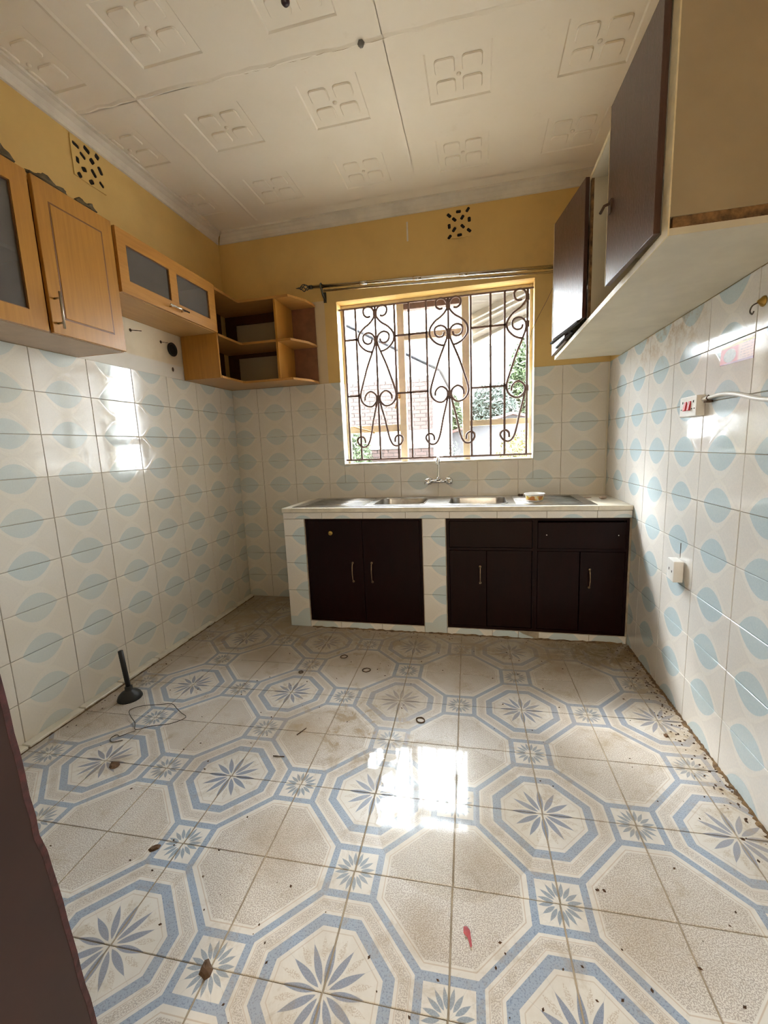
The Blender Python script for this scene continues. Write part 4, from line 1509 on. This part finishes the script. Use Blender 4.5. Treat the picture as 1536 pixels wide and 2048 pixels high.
def sticker_mat():
    g = G('faded_sticker_print')
    x, y, z = g.xyz(g.pos())
    u = g.step(y, -1.405, -1.605)
    v = g.step(z, 1.520, 1.588)
    du = g.f('MULTIPLY', g.f('SUBTRACT', u, 0.30), 1.0)
    dv = g.f('MULTIPLY', g.f('SUBTRACT', v, 0.45), 0.55)
    r = g.f('SQRT', g.f('ADD', g.f('MULTIPLY', du, du), g.f('MULTIPLY', dv, dv)))
    n = g.noise(g.pos(), 90, 4.0, 0.7)
    c = g.mix(g.step(u, 0.52, 0.60), (0.62, 0.17, 0.18), (0.68, 0.45, 0.40))
    c = g.mix(g.step(v, 0.86, 0.90), c, (0.70, 0.64, 0.36))
    c = g.mix(g.step(r, 0.20, 0.18), c, g.mix(n, (0.20, 0.22, 0.25), (0.55, 0.52, 0.50)))
    lines = g.f('MULTIPLY', g.step(g.f('SINE', g.f('MULTIPLY', v, 46)), 0.2, 0.5), g.f('MULTIPLY', g.step(u, 0.62, 0.64), g.step(n, 0.40, 0.55)))
    c = g.mix(g.f('MULTIPLY', lines, 0.7), c, (0.35, 0.22, 0.26))
    c = g.mix(g.f('MULTIPLY', g.step(v, 0.12, 0.08), 0.8), c, (0.32, 0.20, 0.34))
    g.color(c)
    g.rough(0.3)
    return g.m


tag(MB().prism([(-1.403, 1.524), (-1.408, 1.584), (-1.605, 1.594), (-1.604, 1.517)], 0, 0.0015, T=Matrix(((0, 0, -1, W - .0008), (1, 0, 0, 0), (0, 1, 0, 0), (0, 0, 0, 1)))).build('sticker', sticker_mat()), 'faded red and pink printed sticker on the right wall tiles', 'sticker')
hk = thing('wall_hook', 'small brass cup hook on the right wall below the cupboard', 'hook')
m_ = MB()
m_.lathe([(0.017, 0), (0.016, .004), (0.008, .012), (0.004, .018)], 14, Matrix(((0, 0, -1, W - .0005), (1, 0, 0, -1.632), (0, 1, 0, 1.686), (0, 0, 0, 1))))
m_.build('rose', M_BRASS, hk)
m_ = MB()
m_.tube(catmull([(W - .014, -1.632, 1.684), (W - .030, -1.63, 1.676), (W - .034, -1.626, 1.660), (W - .024, -1.62, 1.652), (W - .016, -1.612, 1.662)], 4), 0.0022, 6)
m_.build('hook_wire', M_WIRE, hk)

# ------------------------------------------------------------------ ceiling: lamp holder stub and plug hole
lp = thing('lamp_holder', 'dark bare lamp holder with orange wires on the ceiling', 'lamp holder')
TC = Matrix.Translation((1.322, -1.548, H + .0055)) @ Matrix.Rotation(PI, 4, 'X')
MB().lathe([(0.024, 0), (0.024, .010), (0.020, .022), (0.017, .040)], 16, TC).build('holder_body', simple('burnt_orange_wire', (0.42, 0.12, 0.03), 0.5, c2=(0.10, 0.03, 0.02)), lp)
MB().lathe([(0.016, .038), (0.0165, .058), (0.010, .066), (0.001, .067)], 16, TC).build('holder_tip', simple('dark_bakelite', (0.03, 0.015, 0.022), 0.3), lp)
m_ = MB()
m_.lathe([(0.001, 0.0), (0.014, .0), (0.016, .008), (0.011, .018), (0.002, .02)], 6, Matrix.Translation((1.541, -1.262, H + .002)) @ Matrix.Rotation(PI, 4, 'X'))
tag(m_.build('ceiling_plug', simple('grey_plug', (0.16, 0.15, 0.13), 0.8)), 'small grey plug in the cracked ceiling joint', 'plug')

# ------------------------------------------------------------------ floor things
pl = thing('sink_plunger', 'small black rubber sink plunger standing on the floor by the left wall', 'plunger')
PT = Matrix.Translation((0.187, -1.572, 0.0004))
MB().lathe([(0.060, 0.0), (0.061, .004), (0.055, .020), (0.040, .036), (0.022, .046), (0.019, .050), (0.019, .066), (0.014, .070)], 22, PT).build('cup', M_BLACK, pl)
m_ = MB()
m_.tube([(0.187, -1.572, 0.062), (0.176, -1.580, 0.272)], [0.0125, 0.0125], 12)
m_.build('handle', M_BLACK, pl)

m_ = MB()
hang = [(0.278, -1.668), (0.330, -1.640), (0.400, -1.612), (0.468, -1.597), (0.520, -1.628), (0.565, -1.650), (0.622, -1.689), (0.569, -1.736), (0.500, -1.770), (0.441, -1.806), (0.395, -1.760), (0.330, -1.72)]
m_.tube(catmull([(x, y, 0.0035 + 0.010 * abs(math.sin(i * 1.3))) for i, (x, y) in enumerate(hang)], 3, closed=True), 0.0019, 6, closed=True)
m_.tube(catmull([(0.441, -1.806, 0.006), (0.42, -1.832, 0.008), (0.395, -1.850, 0.004), (0.37, -1.842, 0.003), (0.362, -1.868, 0.003), (0.39, -1.888, 0.003), (0.43, -1.870, 0.003)], 4), 0.0019, 6)
tag(m_.build('wire_hanger', M_WIRE), 'bent thin wire hanger lying on the floor in front of the plunger', 'hanger')
for i, (x, y, r_, lb) in enumerate(((1.20, -0.979, 0.020, 'flattened brown ring on the floor, left of the pair near the counter'), (1.380, -1.114, 0.021, 'thin brown ring on the floor, right of the pair near the counter'),
                                   (1.006, -1.191, 0.011, 'tiny ring on the blue border left of the counter rings'), (1.748, -1.512, 0.019, 'dark rubber ring on the floor just behind the wet patch'))):
    m_ = MB()
    m_.tube([(x + r_ * math.cos(t) * (1 + .12 * math.sin(2 * t + i)), y + r_ * math.sin(t), 0.003) for t in [2 * PI * k / 20 for k in range(20)]], 0.0028, 6, closed=True)
    tag(m_.build('ring', M_DIRT), lb, 'ring')
m_ = MB()
m_.add([(0, 0, .002), (.010, .016, .010), (.002, .030, .007), (-.010, .026, .011), (-.012, .010, .006), (.006, -.028, .003), (.011, -.026, .008)],
       [(0, 1, 2, 3, 4), (0, 5, 6, 1)], T=Matrix.Translation((1.985, -2.368, 0.0005)) @ Matrix.Rotation(0.15, 4, 'Z') @ Matrix.Scale(0.8, 4))
tag(m_.build('petal', M_PINK), 'curled pink flower petal on the speckled floor tile in front', 'petal')


def scrap(name, label, x, y, lx, ly, h, seed, mat):
    rr_ = random.Random(seed)
    n = 9
    ring0 = [(lx * math.cos(2 * PI * k / n) * rr_.uniform(.6, 1.1), ly * math.sin(2 * PI * k / n) * rr_.uniform(.6, 1.1)) for k in range(n)]
    vs = [(a_, b_, 0.0) for a_, b_ in ring0] + [(a_ * .6, b_ * .6, h * rr_.uniform(.5, 1)) for a_, b_ in ring0] + [(0, 0, h * .7)]
    fs = [(k, (k + 1) % n, n + (k + 1) % n, n + k) for k in range(n)] + [(n + k, n + (k + 1) % n, 2 * n) for k in range(n)] + [tuple(reversed(range(n)))]
    m2 = MB()
    m2.add(vs, fs, T=Matrix.Translation((x, y, 0.0004)) @ Matrix.Rotation(rr_.uniform(0, 6), 4, 'Z'))
    tag(m2.build(name, mat), label, 'litter')


scrap('dead_leaf', 'dark dead leaf on the medallion border near the door', 0.972, -2.300, .022, .014, .007, 4, M_LEAFD)
scrap('dead_leaf', 'dark wet leaf clump on the small square motif in the foreground', 1.347, -2.560, .024, .018, .008, 5, M_LEAFD)
scrap('dead_leaf', 'brown scrap on the left medallion below the wire hanger', 0.520, -2.005, .034, .022, .006, 6, M_LEAFD)
scrap('seed_husk', 'left of two tiny dark husks on the right foreground tile', 2.344, -2.178, .0045, .007, .004, 7, M_DIRT)
scrap('seed_husk', 'right of two tiny dark husks on the right foreground tile', 2.362, -2.177, .0045, .007, .004, 8, M_DIRT)
scrap('dead_leaf', 'black leaf scrap at the foot of the right wall', 2.80, -1.445, .018, .012, .006, 9, M_LEAFD)
m_ = MB()
m_.tube([(1.21, -1.705, .003), (1.235, -1.655, .004)], 0.002, 5)
tag(m_.build('twig', M_DIRT), 'short dark twig on the muddy tile behind the wet patch', 'twig')
m_ = MB()
m_.tube([(1.165, -1.845, .003), (1.215, -1.842, .003)], 0.002, 5)
tag(m_.build('twig', M_DIRT), 'short dark twig lying level left of the wet patch', 'twig')

rr = random.Random(21)
m_ = MB()
for k in range(520):
    if k < 200:
        x, y = W - abs(rr.gauss(0, 0.05)) - .006, rr.uniform(-2.3, -0.6)
    elif k < 260:
        x, y = rr.uniform(0.05, 0.14), rr.uniform(-1.9, -0.2)
    elif k < 330:
        x, y = rr.uniform(0.85, 2.88), -0.585 - abs(rr.gauss(0, 0.04))
    else:
        x, y = rr.uniform(0.3, 2.8), rr.uniform(-2.7, -0.7)
    if 1.5 < x < 2.24 and -2.32 < y < -1.6:
        continue
    s = rr.uniform(.0012, .0040) * (1.3 if k < 200 else 1)
    a = rr.uniform(0, 6)
    T = Matrix.Translation((x, y, 0.0002)) @ Matrix.Rotation(a, 4, 'Z')
    m_.add([(-s * 1.6, 0, 0), (0, -s, 0), (s * 1.6, 0, 0), (0, s, 0), (0, 0, s * .9)], [(0, 1, 4), (1, 2, 4), (2, 3, 4), (3, 0, 4)], T=T)
tag(m_.build('dirt_crumbs', M_DIRT), 'dark dirt crumbs strewn over the tiled kitchen floor', 'dirt', kind='stuff')


def grime(fn, n_, w0, w1, seed):
    m_ = MB()
    r_ = random.Random(seed)
    vs, fs = [], []
    for k in range(n_ + 1):
        t = k / n_
        w_ = r_.uniform(w0, w1) * (0.4 + r_.random())
        for d_, h_ in ((0.0, .008), (w_ * .4, .005), (w_, .0003)):
            vs.append(fn(t, d_, h_ * (0.4 + r_.random())))
    for k in range(n_):
        for q in range(2):
            a_ = k * 3 + q
            fs.append((a_, a_ + 1, a_ + 4, a_ + 3))
    m_.add(vs, fs)
    m_.build('grime_line', M_GRIME, floor)['kind'] = 'stuff'


grime(lambda t, d, h: (W - .001 - d, -0.6 - 2.0 * t, h), 200, .005, .018, 31)
grime(lambda t, d, h: (0.83 + 2.06 * t, CY - d, h), 90, .004, .016, 32)
grime(lambda t, d, h: (0.047 + d, -0.03 - 2.1 * t, h), 90, .0008, .004, 33)

# wet patch with a ragged left edge, and a small drop beside it
rr = random.Random(4)


def water(name, label, ctrl, seed):
    pts = catmull([(x, y, 0) for x, y in ctrl], 6, closed=True)
    r2 = random.Random(seed)
    pts = [(p.x + r2.uniform(-.007, .007), p.y + r2.uniform(-.007, .007)) for p in pts]
    cx = sum(p[0] for p in pts) / len(pts)
    cy = sum(p[1] for p in pts) / len(pts)
    n = len(pts)
    vs = [(x, y, 0.0006) for x, y in pts] + [(cx + (x - cx) * .97, cy + (y - cy) * .97, 0.0013) for x, y in pts]
    fs = [(k, (k + 1) % n, n + (k + 1) % n, n + k) for k in range(n)] + [tuple(range(n, 2 * n))]
    m2 = MB()
    m2.add(vs, fs)
    tag(m2.build(name, M_WATER), label, 'water', kind='stuff')


water('water_puddle', 'thin sheet of water on the floor reflecting the window',
      [(1.690, -1.685), (1.665, -1.735), (1.682, -1.770), (1.650, -1.800), (1.670, -1.840), (1.636, -1.875), (1.655, -1.910), (1.640, -1.935), (1.700, -1.955), (1.660, -1.985), (1.655, -2.03), (1.70, -2.14), (1.78, -2.24), (1.92, -2.28), (2.08, -2.24), (2.19, -2.08), (2.20, -1.88), (2.12, -1.74), (1.99, -1.665), (1.86, -1.635), (1.76, -1.65)], 3)
water('water_drop', 'small separate drop of water left of the larger wet patch',
      [(1.608, -1.725), (1.572, -1.752), (1.565, -1.790), (1.545, -1.808), (1.575, -1.842), (1.620, -1.832), (1.632, -1.785)], 5)

# ------------------------------------------------------------------ door leaf standing open at the left, close to the camera
door = struct(bpy.data.objects.new('door_1', None))
COL.objects.link(door)
DX = 1.400
e_hi, e_lo = -2.921, -2.832          # free edge leans: y at z=1.2 and z=0
rr = random.Random(6)
zs2 = [0.008 + 2.0 * k / 60 for k in range(61)]
PTS = [(0.0, -2.838), (0.35, -2.861), (0.632, -2.880), (0.80, -2.894), (1.0, -2.902), (2.1, -2.93)]


def edge_y(z):
    for (a0, b0), (a1, b1) in zip(PTS, PTS[1:]):
        if z <= a1:
            return b0 + (b1 - b0) * (z - a0) / (a1 - a0)


ed = [edge_y(z) + (rr.uniform(-.0035, -.001) if rr.random() < .08 else rr.uniform(-.0004, .0004)) for z in zs2]
m_ = MB()
n = len(zs2)
vs = []
for z, e in zip(zs2, ed):
    vs += [(DX - .036, YF + .002, z), (DX, YF + .002, z), (DX, e - .006, z), (DX - .036, e - .006, z)]
fs = []
for k in range(n - 1):
    for q in range(4):
        fs.append((k * 4 + q, k * 4 + (q + 1) % 4, (k + 1) * 4 + (q + 1) % 4, (k + 1) * 4 + q))
fs += [(3, 2, 1, 0), ((n - 1) * 4, (n - 1) * 4 + 1, (n - 1) * 4 + 2, (n - 1) * 4 + 3)]
m_.add(vs, fs)
m_.build('door_leaf', M_DOOR, door)
m_ = MB()
vs = []
for z, e in zip(zs2, ed):
    k_ = rr.uniform(-.0008, .0008)
    vs += [(DX - .036, e - .006, z), (DX + .0006, e - .008 + k_, z), (DX + .0002, e + k_, z), (DX - .036, e + k_, z)]
m_.add(vs, [(f_[0], f_[1], f_[2], f_[3]) for f_ in fs])
m_.build('chipped_edge', M_DEDGE, door)
m_ = MB()
m_.prism(rrect(0, 0, 0.016, 0.040, 0.014, 4), 0, 0.003, T=Matrix(((0, 0, 1, DX), (1, 0, 0, -2.968), (0, 1, 0, 0.762), (0, 0, 0, 1))))
m_.build('key_plate', M_KEYPL, door)

# ------------------------------------------------------------------ outside the window
gr = struct(bx('ground', M_GROUND, None, -12, 14, 0.21, 26, -0.35, -0.25))
house = thing('brick_house', 'brick house with white gable and grey roof, left in the window view', 'house')
HY = 5.0
bx('wall_core', M_MORT, house, -6.0, 1.20, HY + .012, HY + 4.0, -0.25, 2.60)
rr = random.Random(12)
brick_me = [MB().box(-.102, .102, 0, .02, -.031, .031).mesh('brick', M_BRICK) for _ in range(1)]
zz = 1.02
row = 0
while zz < 2.56:
    if not (1.23 < zz < 1.58):
        x = -1.05 + (0.11 if row % 2 else 0)
        while x < 1.10:
            o = bpy.data.objects.new('brick', brick_me[0])
            COL.objects.link(o)
            o.parent = house
            o.location = (x + .1, HY + rr.uniform(-.002, .005) - .006, zz + .034)
            x += 0.222
    zz += 0.0735
    row += 1
bx('plinth_band', M_RENDER, house, -6.0, 1.20, HY - .03, HY + .012, 1.245, 1.585)
bx('corner_column', M_RENDER, house, 1.185, 1.31, HY - .05, HY + 4.0, -0.25, 2.62)
m_ = MB()
m_.prism([(-6.0, 2.60), (1.31, 2.60), (1.31, 2.66), (-2.34, 4.65), (-6.0, 2.66)], -4.0, 0.0, T=Matrix(((1, 0, 0, 0), (0, 0, -1, HY), (0, 1, 0, 0), (0, 0, 0, 1))))
m_.build('gable', M_RENDER, house)
m_ = MB()
for sgn in (1, -1):
    pts = [(1.62, 2.56), (-2.34, 4.72), (-2.34, 4.80), (1.62, 2.64)] if sgn > 0 else [(-2.34, 4.72), (-6.3, 2.56), (-6.3, 2.64), (-2.34, 4.80)]
    m_.prism(pts, -4.2, 0.10, T=Matrix(((1, 0, 0, 0), (0, 0, -1, HY), (0, 1, 0, 0), (0, 0, 0, 1))))
m_.build('roof', M_ROOFG, house)

shed = thing('outbuilding', 'low grey outbuilding with red tiled roof, right in the window view', 'building')
bx('wall', M_GREYW, shed, 0.9, 5.2, 9.8, 12.0, -0.25, 1.60)
m_ = MB()
m_.prism([(0.9, 1.60), (5.2, 1.60), (3.0, 2.15)], 0, 2.2, T=Matrix(((1, 0, 0, 0), (0, 0, 1, 9.8), (0, 1, 0, 0), (0, 0, 0, 1))))
m_.build('gable', M_GREYW, shed)
m_ = MB()
m_.prism([(0.5, 1.50), (0.5, 1.43), (3.0, 2.08), (3.0, 2.16)][::-1], 0, 2.8, T=Matrix(((1, 0, 0, 0), (0, 0, 1, 9.5), (0, 1, 0, 0), (0, 0, 0, 1))))
m_.prism([(3.0, 2.16), (3.0, 2.08), (5.6, 1.43), (5.6, 1.50)][::-1], 0, 2.8, T=Matrix(((1, 0, 0, 0), (0, 0, 1, 9.5), (0, 1, 0, 0), (0, 0, 0, 1))))
m_.build('roof', M_ROOFR, shed)
far = thing('far_house', 'tall white rendered house far behind the trees in the window view', 'house')
bx('wall', M_RENDER, far, 1.55, 2.9, 16.0, 19.0, -0.25, 5.0)
m_ = MB()
m_.prism([(1.4, 5.0), (3.05, 5.0), (2.2, 5.7)], 0, 3.2, T=Matrix(((1, 0, 0, 0), (0, 0, 1, 15.9), (0, 1, 0, 0), (0, 0, 0, 1))))
m_.build('roof', M_ROOFG, far)

# sloping eave of the wing next door
eave = thing('eave', 'sloping cream eave with boards seen through the top right panes', 'eave')
sl = 0.38
TE = Matrix(((1, 0, 0, 0), (0, 0, 1, 0), (0, 1, 0, 0), (0, 0, 0, 1)))


def sloped(name, y0, y1, dz0, dz1, mat, x0=1.965, x1=3.3):
    z0 = 2.47
    m2 = MB()
    m2.prism([(x0, z0 + dz0), (x1, z0 + dz0 + sl * (x1 - x0)), (x1, z0 + dz1 + sl * (x1 - x0)), (x0, z0 + dz1)], y0, y1, T=TE)
    return m2.build(name, mat, eave)


M_RAFT = simple('pale_rafter', (0.13, 0.11, 0.085), 0.7)
sloped('soffit', 0.24, 2.0, 0.0, 0.05, M_SOFF)
sloped('verge_board', 1.96, 2.02, -0.035, 0.10, M_SOFF)
for y_ in (0.95, 1.12, 1.50):
    sloped('rafter', y_, y_ + .06, -0.05, 0.0, M_RAFT)
bx('wing_wall', M_RENDER, eave, 3.25, 3.4, 0.24, 2.0, -0.25, 2.97)


def foliage(name, label, cat, c, rad, n, size, mat, seed, trunk=True):
    t = thing(name, label, cat)
    r_ = random.Random(seed)
    vs, fs = [], []
    for k in range(n):
        while True:
            p = Vector((r_.uniform(-1, 1), r_.uniform(-1, 1), r_.uniform(-1, 1)))
            if 0.35 < p.length < 1:
                break
        q = Vector((c[0] + p.x * rad[0], c[1] + p.y * rad[1], c[2] + p.z * rad[2]))
        d = Vector((r_.gauss(0, 1), r_.gauss(0, 1), r_.gauss(0, .7))).normalized()
        e = d.orthogonal().normalized()
        s = size * r_.uniform(.6, 1.3)
        up = d.cross(e) * s * .15
        b = len(vs)
        vs += [q - d * s, q + e * s * .42 + up, q + d * s, q - e * s * .42 + up]
        fs += [(b, b + 1, b + 2), (b, b + 2, b + 3)]
    m2 = MB()
    m2.add(vs, fs)
    o = m2.build('foliage', mat, t)
    o['kind'] = 'stuff'
    if trunk:
        m3 = MB()
        m3.tube([(c[0], c[1], -0.26), (c[0] + .02, c[1], c[2] * .5), (c[0], c[1], c[2] + rad[2] * .4)], [rad[0] * .09, rad[0] * .07, rad[0] * .03], 8)
        m3.build('trunk', M_BARK, t)
    return t


foliage('leafy_shrub', 'green shrub against the brick house, lower left of the window', 'shrub', (-0.28, 4.2, 1.05), (0.42, 0.35, 0.62), 2200, 0.05, M_LEAF1, 1)
foliage('leafy_shrub', 'round yellow green bush at the lower right of the window', 'shrub', (2.78, 3.6, 0.75), (0.58, 0.55, 0.72), 5200, 0.034, M_LEAF3, 2)
foliage('leafy_shrub', 'dark bluish hedge plant below the red roof edge', 'shrub', (1.60, 3.9, 0.70), (0.21, 0.25, 0.66), 900, 0.03, M_LEAF2, 3)
foliage('leafy_tree', 'bluish green tree behind the red tiled roof', 'tree', (2.55, 13.25, 2.35), (0.95, 0.7, 1.15), 3600, 0.12, M_LEAF2, 4)
foliage('leafy_tree', 'bright green tall tree at the right edge of the window', 'tree', (3.95, 14.9, 3.4), (0.75, 0.7, 2.0), 4200, 0.13, M_LEAF1, 5)
foliage('leafy_tree', 'green tree between the brick house and the mullion', 'tree', (0.80, 14.6, 2.1), (0.62, 0.5, 1.5), 2800, 0.12, M_LEAF1, 6)
